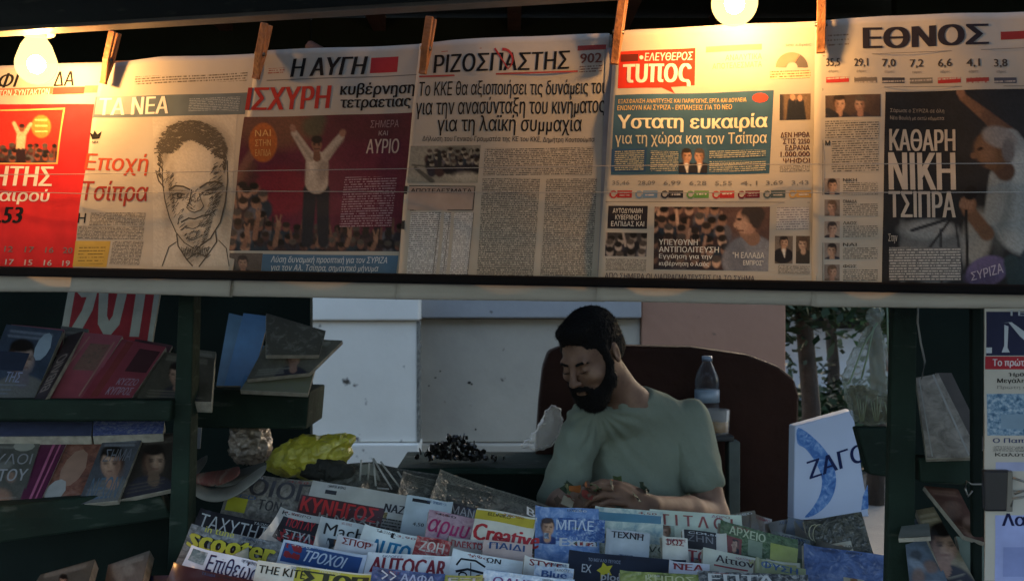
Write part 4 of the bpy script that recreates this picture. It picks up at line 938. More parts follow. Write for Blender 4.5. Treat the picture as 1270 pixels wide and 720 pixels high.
# ------------------------------------------------------------------ seller (one continuous body grown from a distance field)
class Field:
    def __init__(s, lo, hi, h):
        s.h = h; s.lo = np.array(lo, float); s.n = np.ceil((np.array(hi) - s.lo) / h).astype(int) + 1
        s.ax = [s.lo[i] + h * np.arange(s.n[i]) for i in range(3)]; s.F = np.ones(s.n, np.float32); s.rs = 1.0
    def _sl(s, lo, hi):
        a = np.clip(((np.array(lo) - s.lo) / s.h).astype(int), 0, s.n - 1); b = np.clip(((np.array(hi) - s.lo) / s.h).astype(int) + 2, 1, s.n)
        sl = tuple(slice(x, max(y, x + 1)) for x, y in zip(a, b))
        return sl, (s.ax[0][sl[0]][:, None, None], s.ax[1][sl[1]][None, :, None], s.ax[2][sl[2]][None, None, :])
    def put(s, d, sl, k, sub):
        A = s.F[sl]
        if sub: d = -d; hh = np.clip(.5 - .5 * (A - d) / k, 0, 1); s.F[sl] = A + (d - A) * hh + k * hh * (1 - hh)
        else: hh = np.clip(.5 + .5 * (A - d) / k, 0, 1); s.F[sl] = A + (d - A) * hh - k * hh * (1 - hh)
    def ell(s, c, r, M=None, k=.01, sub=False):
        r = tuple(q * s.rs for q in r); c = np.array(c, float); m = max(r) + k * 2 + s.h * 2
        sl, (x, y, z) = s._sl(c - m, c + m); x = x - c[0]; y = y - c[1]; z = z - c[2]
        if M is not None: x, y, z = (M[0][0] * x + M[1][0] * y + M[2][0] * z, M[0][1] * x + M[1][1] * y + M[2][1] * z, M[0][2] * x + M[1][2] * y + M[2][2] * z)
        k0 = np.sqrt((x / r[0]) ** 2 + (y / r[1]) ** 2 + (z / r[2]) ** 2) + 1e-6; k1 = np.sqrt((x / r[0] ** 2) ** 2 + (y / r[1] ** 2) ** 2 + (z / r[2] ** 2) ** 2) + 1e-6
        s.put((k0 * (k0 - 1) / k1).astype(np.float32), sl, k, sub)
    def cap(s, a, b, ra, rb=None, k=.01, sub=False):
        rb = ra if rb is None else rb; ra *= s.rs; rb *= s.rs; a = np.array(a, float); b = np.array(b, float); m = max(ra, rb) + k * 2 + s.h * 2
        sl, (x, y, z) = s._sl(np.minimum(a, b) - m, np.maximum(a, b) + m); d = b - a; L2 = (d ** 2).sum() + 1e-9
        t = np.clip(((x - a[0]) * d[0] + (y - a[1]) * d[1] + (z - a[2]) * d[2]) / L2, 0, 1)
        dd = np.sqrt((x - a[0] - t * d[0]) ** 2 + (y - a[1] - t * d[1]) ** 2 + (z - a[2] - t * d[2]) ** 2) - (ra + (rb - ra) * t)
        s.put(dd.astype(np.float32), sl, k, sub)
    def mesh(s):
        F = s.F; I = F < 0; n = np.array(F.shape) - 1
        acc = np.zeros(tuple(n) + (3,)); cnt = np.zeros(tuple(n))
        for ax in range(3):
            o1, o2 = [a for a in range(3) if a != ax]
            for i in (0, 1):
                for j in (0, 1):
                    s0 = [slice(0, -1)] * 3; s0[o1] = slice(i, n[o1] + i); s0[o2] = slice(j, n[o2] + j); s1 = list(s0); s1[ax] = slice(1, None)
                    A, B = F[tuple(s0)], F[tuple(s1)]; cr = (A < 0) != (B < 0)
                    t = np.where(cr, A / np.where(cr, A - B, 1), 0)
                    acc[..., ax] += t * cr; acc[..., o1] += i * cr; acc[..., o2] += j * cr; cnt += cr
        act = cnt > 0; idx = -np.ones(tuple(n), int); idx[act] = np.arange(act.sum())
        w_ = np.argwhere(act); V = (w_ + acc[act] / cnt[act][:, None]) * s.h + s.lo
        fs = []
        for ax in range(3):
            o1, o2 = (ax + 1) % 3, (ax + 2) % 3
            s0 = [slice(None)] * 3; s0[ax] = slice(0, -1); s1 = [slice(None)] * 3; s1[ax] = slice(1, None)
            cr = I[tuple(s0)] != I[tuple(s1)]; flip = I[tuple(s0)][cr]; q = np.argwhere(cr)
            ok = (q[:, o1] > 0) & (q[:, o2] > 0) & (q[:, o1] < n[o1]) & (q[:, o2] < n[o2]); q = q[ok]; flip = flip[ok]
            e1 = np.zeros(3, int); e1[o1] = 1; e2 = np.zeros(3, int); e2[o2] = 1
            g = lambda p: idx[p[:, 0], p[:, 1], p[:, 2]]
            quad = np.stack([g(q - e1 - e2), g(q - e2), g(q), g(q - e1)], 1)
            quad[~flip] = quad[~flip][:, ::-1]; fs.append(quad)
        return V, np.concatenate(fs)
def fobj(name, F, m, parent, disp=None, smooth_it=1):
    V, Q_ = F.mesh()
    if smooth_it:
        for _ in range(smooth_it):
            acc = np.zeros_like(V); c = np.zeros(len(V))
            for i in range(4):
                a, b = Q_[:, i], Q_[:, (i + 1) % 4]
                np.add.at(acc, a, V[b]); np.add.at(c, a, 1); np.add.at(acc, b, V[a]); np.add.at(c, b, 1)
            V = V * .5 + .5 * acc / c[:, None]
    if disp is not None: V = disp(V, Q_)
    me = bpy.data.meshes.new(name); me.vertices.add(len(V)); me.vertices.foreach_set('co', V.ravel())
    me.loops.add(Q_.size); me.loops.foreach_set('vertex_index', Q_.ravel().astype(np.int32))
    me.polygons.add(len(Q_)); me.polygons.foreach_set('loop_start', np.arange(0, Q_.size, 4, dtype=np.int32)); me.polygons.foreach_set('loop_total', np.full(len(Q_), 4, np.int32))
    me.update(); me.validate()
    return link(name, me, m, parent, smooth=True)
def vnormals(V, Q_):
    n = np.cross(V[Q_[:, 2]] - V[Q_[:, 0]], V[Q_[:, 3]] - V[Q_[:, 1]]); N_ = np.zeros_like(V)
    for i in range(4): np.add.at(N_, Q_[:, i], n)
    return N_ / (np.linalg.norm(N_, axis=1)[:, None] + 1e-9)

HC = P(734, 438, 2.56)
HR = (Matrix.Rotation(R(-42), 3, 'Z') @ Matrix.Rotation(R(-4), 3, 'Y') @ Matrix.Rotation(R(25), 3, 'X'))
HS = .87
def hp(x, y, z): return np.array(HC + HR @ (Vector((x, y, z)) * HS))
HM = [[HR[i][j] for j in range(3)] for i in range(3)]
def hm(*rot):
    m = HR.copy()
    for ax, a in rot: m = m @ Matrix.Rotation(R(a), 3, ax)
    return [[m[i][j] for j in range(3)] for i in range(3)]
neckb = P(783, 491, 2.65)
shR = P(854, 521, 2.70); shL = P(727, 524, 2.66)     # right and left in the picture
elR = P(884, 640, 2.60); elL = P(690, 628, 2.56)
wrR = P(806, 628, 2.36); wrL = P(716, 622, 2.42)
man = thing('person', 'bearded man in a grey-green t-shirt looking down behind the magazine counter', 'person', (P(790, 700, 2.7).x, 2.7, .45))
fb = Field(P(640, 740, 2.7) * 1 + Vector((-.02, -.48, -.02)), P(920, 365, 2.7) + Vector((.06, .22, .02)), .0034)
# head
fb.rs = .87
fb.ell(hp(0, .012, .035), (.076, .096, .088), HM, .01); fb.ell(hp(0, -.03, -.025), (.062, .066, .088), HM, .02)
fb.ell(hp(0, -.045, -.085), (.044, .046, .032), HM, .02)
fb.cap(hp(-.036, -.086, .016), hp(.036, -.086, .016), .011, .011, .014)
for s in (-1, 1):
    fb.ell(hp(s * .032, -.101, -.004), (.019, .014, .011), HM, .010, True)
    fb.ell(hp(s * .031, -.082, -.005), (.0145, .0135, .0125), HM, .004)
    fb.cap(hp(s * .043, -.098, -.006), hp(s * .019, -.0975, -.009), .0022, .0022, .003)
    fb.ell(hp(s * .045, -.066, -.032), (.022, .024, .019), HM, .015)
    fb.ell(hp(s * .0125, -.1075, -.041), (.0075, .009, .0065), HM, .006)
    fb.ell(hp(s * .079, .010, -.004), (.009, .018, .031), hm(('Z', s * 22), ('X', -8)), .006)
    fb.ell(hp(s * .090, .004, -.002), (.008, .009, .016), hm(('Z', s * 22)), .004, True)
fb.cap(hp(0, -.093, .008), hp(0, -.119, -.034), .0075, .0105, .009); fb.ell(hp(0, -.119, -.038), (.0105, .0105, .009), HM, .006)
fb.ell(hp(0, -.096, -.067), (.024, .012, .006), HM, .004); fb.ell(hp(0, -.095, -.077), (.02, .012, .0065), HM, .003)
fb.rs = 1.0
# neck, shoulders, chest hidden under the shirt
nb = np.array(neckb)
fb.cap(hp(0, .03, -.06), nb + np.array((-.01, 0, -.01)), .047, .046, .03)
fb.cap(nb + np.array((0, .0, -.03)), np.array(shR) + np.array((-.03, 0, 0)), .040, .04, .04); fb.cap(nb + np.array((0, 0, -.03)), np.array(shL) + np.array((.03, 0, 0)), .040, .04, .04)
tc_ = np.array(P(795, 600, 2.72))
fb.ell(tc_, (.14, .07, .20), None, .04)
def arm(sh, el, wr, r=(.048, .040, .036, .026)):
    fb.cap(sh, el, r[0], r[1], .02); m_ = np.array(el) * .6 + np.array(wr) * .4
    fb.cap(el, m_, r[1] * .95, r[2] + .003, .02); fb.cap(m_, wr, r[2] + .003, r[3], .015)
arm(np.array(shR), np.array(elR), np.array(wrR)); arm(np.array(shL), np.array(elL), np.array(wrL))
def hand(wr, fwd, back, curl=(18, 34, 30), thumb=1, spread=6):
    wr = Vector(wr); fwd = Vector(fwd).normalized(); back = Vector(back); back = (back - fwd * back.dot(fwd)).normalized(); side = fwd.cross(back).normalized()
    pc = wr + fwd * .048
    M3 = Matrix((side, fwd, back)).transposed(); MM = [[M3[i][j] for j in range(3)] for i in range(3)]
    fb.ell(pc, (.041, .052, .0155), MM, .012); fb.cap(wr, wr + fwd * .03, .024, .022, .015)
    offs = (-.031, -.0105, .0105, .030); lens = ((.040, .025, .021), (.046, .029, .023), (.042, .027, .022), (.032, .020, .018)); rad = (.0092, .0096, .009, .008)
    if thumb < 0: lens = lens[::-1]; rad = rad[::-1]
    for o_, ls, r_ in zip(offs, lens, rad):
        p = wr + fwd * (.088 - abs(o_) * .28) + side * o_; d = Matrix.Rotation(R(-o_ * 1000 / 31 * spread * .3), 3, back) @ fwd
        ang = random.uniform(-5, 5)
        for l_, c_, i in zip(ls, curl, range(3)):
            ang += c_; dd = d * math.cos(R(ang)) - back * math.sin(R(ang)); q = p + dd * l_
            fb.cap(p, q, r_ * (1 - .1 * i), r_ * (.92 - .1 * i), .0035); p = q
    s = -1 if thumb > 0 else 1
    p0 = wr + fwd * .022 + side * (.030 * s); p1 = p0 + fwd * .028 + side * (.022 * s) - back * .012; p2 = p1 + fwd * .030 + side * (.004 * s) - back * .014; p3 = p2 + fwd * .022 - side * (.006 * s) - back * .010
    fb.cap(p0, p1, .0145, .0125, .010); fb.cap(p1, p2, .0115, .0105, .004); fb.cap(p2, p3, .0105, .0085, .003)
    return p3
hold = P(752, 604, 2.36)
hand(wrL, (.055, -.07, .035), (-.25, -.6, .8), (22, 38, 30), 1)
hand(wrR, (-.09, -.03, .045), (.15, -.45, .85), (20, 34, 28), -1)
M_skin, _t, _N, _L, _b = nodes('skin')
_tc2 = _N.new('ShaderNodeTexCoord'); _n = _N.new('ShaderNodeTexNoise'); _n.inputs['Scale'].default_value = 26; _n.inputs['Detail'].default_value = 6; _L.new(_tc2.outputs['Object'], _n.inputs[0])
_r = _N.new('ShaderNodeValToRGB'); _r.color_ramp.elements[0].position = .3; _r.color_ramp.elements[0].color = hexc('5f4436') + (1,); _r.color_ramp.elements[1].position = .7; _r.color_ramp.elements[1].color = hexc('7f6250') + (1,)
_L.new(_n.outputs[0], _r.inputs[0]); _L.new(_r.outputs[0], _b.inputs['Base Color']); _b.inputs['Roughness'].default_value = .72; _b.inputs['Subsurface Weight'].default_value = .12; _b.inputs['Subsurface Radius'].default_value = (.01, .004, .002); _b.inputs['Subsurface Scale'].default_value=.6
fobj('body', fb, M_skin, man, None, 1)
def hairdisp(amp, sc, stretch=(1, 1, .5)):
    def f(V, Q_):
        N_ = vnormals(V, Q_); out = V.copy()
        for i in range(len(V)):
            q = Vector((V[i][0] * sc * stretch[0], V[i][1] * sc * stretch[1], V[i][2] * sc * stretch[2]))
            out[i] = V[i] + N_[i] * amp * (noise.noise(q) + .6 * noise.noise(q * 2.3))
        return out
    return f
def strands(src, n, ln, seed):
    me = src.data; rnd = random.Random(seed); off = wloc(man); vs, fs = [], []
    ps = me.polygons; cz = HC
    for i in range(n):
        p = ps[rnd.randrange(len(ps))]; c = Vector(p.center) + off; nn = Vector(p.normal)
        if (c.y > HC.y + .05): continue
        d = (nn * .55 + Vector((rnd.uniform(-.5, .5), rnd.uniform(-.5, .5), rnd.uniform(-.9, .3)))).normalized(); sd2 = d.cross(nn).normalized() * .0005
        k = len(vs); l_ = ln * rnd.uniform(.5, 1.2); vs += [c - sd2, c + sd2, c + d * l_]; fs.append((k, k + 1, k + 2))
    o = mesh('hair_strands', vs, fs, M_hair, man); o['kind'] = 'stuff'; return o
M_hair = mat('black_hair', '0d0b0b', .75, .5, 260, .9, 320, spec=.25)
lo = HC - Vector((.16, .16, .2)); hi = HC + Vector((.16, .16, .17))
fh = Field(lo, hi, .0034); fh.rs = .87
fh.ell(hp(0, .016, .046), (.0805, .099, .087), HM, .01); fh.ell(hp(0, -.050, .094), (.052, .042, .026), HM, .02); fh.ell(hp(0, .045, .0), (.077, .066, .062), HM, .015)
fh.ell(hp(0, -.105, .015), (.070, .056, .058), HM, .006, True)       # brow opening
for s in (-1, 1):
    fh.ell(hp(s * .094, .012, -.012), (.022, .024, .038), HM, .006, True)
    fh.cap(hp(s * .070, -.028, .03), hp(s * .070, -.022, -.03), .013, .010, .008)
oh = fobj('hair', fh, M_hair, man, hairdisp(.0022, 150), 1)
fd = Field(lo, hi, .0030); fd.rs = .87
fd.ell(hp(0, -.048, -.098), (.050, .052, .044), HM, .01); fd.ell(hp(0, -.056, -.125), (.034, .036, .03), HM, .02)
for s in (-1, 1):
    fd.cap(hp(s * .068, -.02, -.02), hp(s * .058, -.038, -.072), .013, .020, .012); fd.cap(hp(s * .058, -.038, -.072), hp(s * .02, -.075, -.105), .020, .024, .015)
    fd.cap(hp(s * .004, -.1085, -.0555), hp(s * .024, -.101, -.0605), .0052, .0056, .005); fd.cap(hp(s * .024, -.101, -.0605), hp(s * .034, -.084, -.085), .0058, .012, .006)
fd.cap(hp(-.014, -.108, -.0595), hp(.014, -.108, -.0595), .0058, .0058, .005); fd.ell(hp(0, -.112, -.0745), (.016, .014, .0055), HM, .003, True)
ob = fobj('beard', fd, M_hair, man, hairdisp(.0028, 170), 1)
strands(oh, 5000, .007, 1); strands(ob, 5200, .0075, 2)
fe = Field(lo, hi, .0024); fe.rs = .87
for s in (-1, 1):
    fe.cap(hp(s * .016, -.0985, .0125), hp(s * .036, -.0955, .0175), .0042, .004, .003); fe.cap(hp(s * .036, -.0955, .0175), hp(s * .050, -.082, .012), .004, .0025, .003)
fobj('eyebrows', fe, M_hair, man, hairdisp(.0012, 200), 0)
fl = Field(lo, hi, .0018); fl.rs = .87
for s in (-1, 1): fl.cap(hp(s * .043, -.1, -.0078), hp(s * .030, -.1035, -.0105), .0016, .0018, .001); fl.cap(hp(s * .030, -.1035, -.0105), hp(s * .019, -.1, -.0105), .0018, .0012, .001)
fobj('eyelashes', fl, M_hair, man, None, 0)
# t-shirt
ft = Field(P(640, 760, 2.7) + Vector((-.03, -.3, -.05)), P(930, 440, 2.7) + Vector((.08, .25, .02)), .0045)
ft.ell(tc_ + np.array((-.005, 0, .06)), (.145, .105, .19), None, .03); ft.ell(tc_ + np.array((-.01, -.01, -.12)), (.14, .12, .24), None, .03)
ft.cap(nb + np.array((.010, .016, -.030)), np.array(shR) + np.array((-.02, 0, -.004)), .060, .052, .03); ft.cap(nb + np.array((-.02, .0, -.042)), np.array(shL) + np.array((.012, 0, -.004)), .058, .050, .03)
def sleeve(sh, el, t0, r0, r1):
    e = np.array(sh) + (np.array(el) - np.array(sh)) * t0; ft.cap(sh, e, r0, r1, .011)
    ft.ell(e + (e - np.array(sh)) / np.linalg.norm(e - np.array(sh)) * (r1 + .004), (r1 * 1.25, r1 * 1.25, r1 * .62), None, .004, True)
sleeve(shR, elR, .62, .055, .055); sleeve(shL, elL, .92, .052, .052)
ft.cap(nb + np.array((.0, -.004, .012)), hp(0, .03, -.04), .049, .060, .006, True)
def cloth(V, Q_):
    N_ = vnormals(V, Q_); out = V.copy(); bc = hp(0, -.05, -.16)
    for i in range(len(V)):
        p = Vector(V[i]); q = Vector((p.x * 9, p.y * 9, p.z * 4))
        d = .0085 * noise.noise(q + Vector((noise.noise(q * .7), 0, 0)) * 1.5) + .0036 * (1 - abs(noise.noise(Vector((p.x * 22 + p.z * 14, p.y * 8, p.z * 9)))) * 2)
        dx, dz = p.x - bc[0], p.z - bc[2]; r_ = math.hypot(dx, dz)
        if r_ < .22 and p.y < 2.75:        # folds fanning from under the beard
            a = math.atan2(dx, -dz); d += .0026 * math.sin(a * 19 + 3 * noise.noise(p * 9)) * math.exp(-((r_ - .07) / .07) ** 2)
        dr = Vector(V[i]) - Vector(elR)
        d += .003 * math.sin(p.z * 150 + p.x * 60 + 4 * noise.noise(p * 6)) * math.exp(-(dr.length / .12) ** 2)
        dl = Vector(V[i]) - Vector(elL)
        d += .004 * math.sin(p.z * 120 - p.x * 50 + 4 * noise.noise(p * 6)) * math.exp(-(dl.length / .12) ** 2)
        out[i] = V[i] + N_[i] * max(d, -.0045)
    return out
M_shirt = mat('tshirt_grey_green', '70786c', .92, .14, 9, .55, 28, spec=.1)
fobj('t_shirt', ft, M_shirt, man, cloth, 1)
# collar rib
cp = []
nd = (Vector(hp(0, .03, -.06)) - neckb).normalized(); ca = nd.cross(Vector((0, 1, 0))).normalized(); cb = nd.cross(ca)
for i in range(25):
    a = 2 * math.pi * i / 24; q = neckb + nd * -.006 + ca * math.cos(a) * .055 + cb * math.sin(a) * .055; cp.append(q)
# legs: jeans and stool below the counter, out of sight but carrying him
fj = Field((tc_[0] - .25, 2.25, .40), (tc_[0] + .25, 2.95, .92), .009)
for s in (-1, 1):
    fj.cap(tc_ + np.array((s * .08, .02, -.28)), (tc_[0] + s * .12, 2.44, .66), .085, .062, .03)
    fj.cap((tc_[0] + s * .12, 2.45, .66), (tc_[0] + s * .12, 2.55, .44), .058, .045, .02)
st = thing('stool', 'dark padded stool under the bearded man', 'stool', (tc_[0], 2.76, 0))
lathe('seat', [(.17, 0), (.19, .02), (.19, .05), (.16, .07), (.02, .075)], (tc_[0], 2.76, .56), mat('dark_vinyl', '1c1a1a', .5), st)
tube('stem', [(tc_[0], 2.76, 0), (tc_[0], 2.76, .57)], .03, M_black, st)
fobj('trousers', fj, mat('dark_denim', '22283a', .9, .2, 60), man, None, 1)
# coloured slips in his hands
t = thing('paper_slips', 'crumpled coloured slips of paper held in the bearded man\'s hands', 'papers', hold)
rnd = random.Random(5)
for i in range(26):
    c = ('7a3a34', '4c5a3c', 'a8683c', '5a4a40', '8c8474', '3c4a3c')[i % 6]
    p = hold + Vector((rnd.uniform(-.12, .10), rnd.uniform(-.05, .04), rnd.uniform(-.035, .012)))
    a = Vector((rnd.uniform(-1, 1), rnd.uniform(-1, 1), rnd.uniform(-.3, .9))).normalized(); b = a.cross(Vector((rnd.uniform(-1, 1), rnd.uniform(-1, 1), rnd.uniform(-1, 1)))).normalized(); n_ = a.cross(b)
    vs, fs = [], []
    for j in range(4):
        for k in range(4):
            vs.append(p + a * (j - 1.5) * .009 + b * (k - 1.5) * .007 + n_ * rnd.uniform(-.005, .005))
    for j in range(3):
        for k in range(3): fs.append((j * 4 + k, j * 4 + k + 1, j * 4 + k + 5, j * 4 + k + 4))
    mesh('slip', vs, fs, ink(c), t, smooth=True)

# ------------------------------------------------------------------ chair behind him
ch = thing('office_chair', 'big dark brown high-backed chair behind the bearded man', 'chair', (P(830, 600, 3.0).x, 3.0, 0))
outl = [(662, 640), (664, 560), (668, 500), (673, 455), (680, 436), (696, 429), (760, 428), (860, 430), (930, 440), (968, 455), (986, 470), (992, 490), (990, 560), (984, 640), (980, 760), (668, 760)]
bm = bmesh.new(); f_ = [bm.verts.new(P(x, y, 2.95)) for x, y in outl]; b_ = [bm.verts.new(P(x, y, 2.95) + Vector((0, .09, 0))) for x, y in outl]
bm.faces.new(f_); bm.faces.new(b_[::-1])
for i in range(len(outl)): bm.faces.new((f_[i], f_[(i + 1) % len(outl)], b_[(i + 1) % len(outl)], b_[i]))
bmesh.ops.recalc_face_normals(bm, faces=bm.faces); bmesh.ops.bevel(bm, geom=list(bm.edges), offset=.016, segments=3, affect='EDGES', profile=.6)
bm_obj('backrest', bm, mat('brown_leather', '29160f', .75, .25, 5, .5, 25, spec=.15), ch, smooth=False)
box('seat', (P(680, 0, 2.95).x, 2.92, .5), (P(975, 0, 2.95).x, 3.1, .6), _m['brown_leather'], ch, .02)
tube('stem', [(P(830, 0, 3).x, 3.0, .03), (P(830, 0, 3).x, 3.0, .5)], .03, M_black, ch)
# stand with bottle and glass
Ys = 2.84
sx = X(889, Ys)
sd_ = thing('narrow_stand', 'narrow dark grey stand holding the bottle and the glass', 'stand', (sx, Ys, 0))
box('top', (X(868, Ys), Ys - .035, Z(545, Ys)), (X(907, Ys), Ys + .085, Z(538, Ys)), mat('slate', '1e2427', .6, .2, 20), sd_)
box('column', (X(902, Ys), Ys - .02, 0), (X(916, Ys), Ys + .03, Z(546, Ys)), mat('grey_post', '4b5654', .7, .2, 20), sd_)
box('column', (X(872, Ys), Ys + .0, 0), (X(884, Ys), Ys + .05, Z(546, Ys)), _m['slate'], sd_)
def clear(name, col, rough=.08, tr=.65, spec=1.0):
    if name in _m: return _m[name]
    m = bpy.data.materials.new(name); m.use_nodes = True; N = m.node_tree.nodes; L = m.node_tree.links; b = N['Principled BSDF']; b.inputs['Base Color'].default_value = col + (1,); b.inputs['Roughness'].default_value = rough; b.inputs['Specular IOR Level'].default_value = spec
    t_ = N.new('ShaderNodeBsdfTransparent'); mx = N.new('ShaderNodeMixShader')
    lw = N.new('ShaderNodeLayerWeight'); lw.inputs[0].default_value = .35; mr = N.new('ShaderNodeMapRange'); mr.inputs[3].default_value = tr; mr.inputs[4].default_value = tr * .35; L.new(lw.outputs['Facing'], mr.inputs[0]); L.new(mr.outputs[0], mx.inputs[0])
    L.new(b.outputs[0], mx.inputs[1]); L.new(t_.outputs[0], mx.inputs[2]); L.new(mx.outputs[0], N['Material Output'].inputs[0]); _m[name] = m; return m
M_pet = clear('clear_plastic', (.12, .15, .18), .05, .95)
bx, by, bz = X(876, Ys + .05), Ys + .04, Z(538, Ys)
bt = thing('water_bottle', 'clear plastic water bottle on the stand at the man\'s shoulder', 'bottle', (bx, by, bz))
r0 = .034; hB = (538 - 442) / FPX * Ys
pr = [(.002, .002), (r0 * .9, 0), (r0, .008)]
for i in range(10): z = .014 + i * .0115; pr += [(r0, z), (r0 * .93, z + .006)]
pr += [(r0, .135), (r0 * .97, .15), (r0 * .8, .168), (r0 * .5, .188), (r0 * .36, .198), (r0 * .36, hB - .014)]
lathe('bottle_body', pr, (bx, by, bz), M_pet, bt)
lathe('label', [(r0 * 1.02, .085), (r0 * 1.02, .12)], (bx, by, bz), clear('bottle_label', (.25, .33, .42), .4, .4), bt)
lathe('cap', [(r0 * .42, hB - .014), (r0 * .42, hB - .001), (r0 * .3, hB)], (bx, by, bz), mat('cap_blue', '6c7c90', .4), bt, 16)
gx, gy = X(889, Ys), Ys - .005
gl = thing('drinking_glass', 'short glass with an amber drink in front of the water bottle', 'glass', (gx, gy, bz))
lathe('tumbler', [(.028, 0), (.031, .004), (.035, .068), (.033, .068), (.029, .008)], (gx, gy, bz + .001), clear('glass_clear', (.6, .6, .58), .05, .88), gl)
lathe('drink', [(.026, .006), (.0295, .008), (.031, .035)], (gx, gy, bz + .001), mat('amber_drink', '8c6a3a', .2, .1, 20), gl)

# ------------------------------------------------------------------ crumpled things
def crumple(name, loop, Y, depth, m, parent, amp=.012, sc=22, nlev=4, seed=0, **k):
    """bag: a puffed closed shape following an outline, with sharp folds"""
    pts = [P(x, y, Y) for x, y in loop]; c = sum(pts, Vector()) / len(pts)
    bm = bmesh.new(); F0 = []; NR = 9; n = len(pts) * 3
    def at(i):
        i = i / 3; a = int(i) % len(pts); return pts[a].lerp(pts[(a + 1) % len(pts)], i - int(i))
    for side in (-1, 1):
        rings = []
        for r in range(NR):
            f = r / NR; sc_ = 1 - f; rings.append([bm.verts.new(c + (at(i) - c) * sc_ + Vector((0, side * depth * math.sqrt(1 - sc_ ** 2), 0))) for i in range(n)])
        cc = bm.verts.new(c + Vector((0, side * depth, 0)))
        for a, b in zip(rings[:-1], rings[1:]):
            for i in range(n): bm.faces.new((a[i], a[(i + 1) % n], b[(i + 1) % n], b[i]))
        for i in range(n): bm.faces.new((rings[-1][i], rings[-1][(i + 1) % n], cc))
    bmesh.ops.remove_doubles(bm, verts=bm.verts, dist=.0004)
    bmesh.ops.recalc_face_normals(bm, faces=bm.faces)
    bmesh.ops.subdivide_edges(bm, edges=bm.edges, cuts=1 if n > 40 else 2, use_grid_fill=True)
    bm.normal_update()
    for v in bm.verts:
        q = v.co * sc + Vector((seed * 5, 0, 0)); q = q + noise.noise_vector(q * .5) * .4; rdg = 1 - 2.2 * abs(noise.noise(q)); r2 = 1 - 2.2 * abs(noise.noise(q * 2.4 + Vector((3, 1, 2))))
        v.co += v.normal * amp * (rdg * .7 + r2 * .2)
    return bm_obj(name, bm, m, parent, **k)
M_yel = mat('yellow_plastic', 'c0b83c', .28, .2, 30, .5, 120, coat=.6)
M_yel.node_tree.nodes['Principled BSDF'].inputs['Transmission Weight'].default_value = .25
o = crumple('plastic_bag', [(333, 578), (340, 562), (356, 552), (375, 543), (398, 545), (420, 541), (437, 543), (433, 562), (424, 576), (404, 590), (380, 592), (350, 585)], 2.42, .05, M_yel, None, .014, 27, smooth=False)
solo(o, 'crumpled yellow plastic bag at the left back of the magazine counter', 'bag')
M_film = clear('clear_film', (.85, .80, .76), .08, .80)
o = crumple('plastic_bag', [(648, 553), (656, 543), (668, 530), (676, 512), (684, 503), (694, 508), (697, 520), (692, 540), (682, 553), (664, 559)], 2.74, .012, M_film, None, .007, 40, seed=2, smooth=True)
solo(o, 'small crinkled clear plastic bag beside the bearded man\'s left arm', 'bag')
o = crumple('wrapped_packet', [(288, 532), (300, 528), (330, 530), (334, 545), (333, 566), (318, 573), (296, 572), (287, 560)], 2.62, .04, mat('shiny_wrap', 'a89888', .22, .4, 60, .8, 90, metal=.3, coat=.5), None, .012, 45, seed=3, smooth=True)
solo(o, 'shiny crinkled see-through packet under the middle shelf', 'packet')
o = crumple('dark_bundle', [(372, 588), (380, 576), (396, 568), (420, 572), (440, 580), (438, 592), (410, 598)], 2.38, .03, mat('dark_cloth', '23241f', .8, .3, 20, .4, 60), None, .008, 40, seed=9, smooth=True)
solo(o, 'dark crumpled wrapping just right of the yellow plastic bag', 'wrapping')
# heap of small dark key rings on the rear ledge
kr = thing('key_ring_heap', 'heap of small dark key rings and trinkets on the rear ledge', 'trinkets', P(560, 570, 2.8))
rnd = random.Random(9); bm = bmesh.new()
for i in range(230):
    x = rnd.gauss(0, 1); px = 562 + x * 20
    if px < 515 or px > 640: continue
    hgt = (26 if 535 < px < 590 else 14) * rnd.random() ** .8 * (1.1 if abs(px - 568) < 14 else .75)
    if px > 600: hgt *= .4
    p = P(px, 569 - hgt, 2.78 + rnd.uniform(-.03, .05)); rr = rnd.uniform(.004, .009)
    mt = Matrix.Translation(p) @ Matrix.Rotation(rnd.uniform(0, 3), 4, 'X') @ Matrix.Rotation(rnd.uniform(0, 3), 4, 'Z')
    if rnd.random() < .5: bmesh.ops.create_icosphere(bm, subdivisions=1, radius=rr, matrix=mt)
    else: bmesh.ops.create_cube(bm, size=rr * 1.7, matrix=mt @ Matrix.Diagonal((1, .3, 1.4, 1)))
o = bm_obj('trinkets', bm, mat('dark_trinket', '1d1a17', .35, .6, 90, metal=.2, coat=.3), kr, kind='stuff')

# ------------------------------------------------------------------ hanging green bag, cord, boxes at right
M_gfilm = clear('greenish_film', (.38, .42, .34), .25, .80)
hb = thing('hanging_plastic_bag', 'greenish see-through plastic bag tied in a knot and hung from the kiosk edge', 'bag', P(1080, 520, 2.02))
crumple('bag_body', [(1080, 402), (1086, 404), (1094, 430), (1104, 460), (1108, 490), (1104, 515), (1085, 526), (1062, 518), (1052, 492), (1050, 466), (1060, 440), (1072, 418)], 2.03, .04, M_gfilm, hb, .011, 42, seed=4, smooth=False)
crumple('knot', [(1079, 384), (1090, 380), (1095, 388), (1090, 402), (1082, 403), (1076, 394)], 2.03, .014, M_gfilm, hb, .005, 60, seed=5, smooth=True)
for pts in (((1092, 366), (1091, 380)), ((1088, 400), (1070, 430), (1056, 468), (1052, 476)), ((1100, 368), (1101, 420), (1104, 460)), ((1084, 404), (1076, 440), (1068, 470))):
    tube('strap', [P(x, y, 1.985) for x, y in pts], .0018, mat('green_strap', '7c8c72', .5), hb, 6)
crumple('contents', [(1056, 478), (1072, 482), (1098, 492), (1106, 505), (1100, 520), (1080, 522), (1064, 512)], 2.05, .035, mat('brown_snack', '4a4026', .6, .6, 50, .5, 80), hb, .01, 40, seed=6, smooth=True)
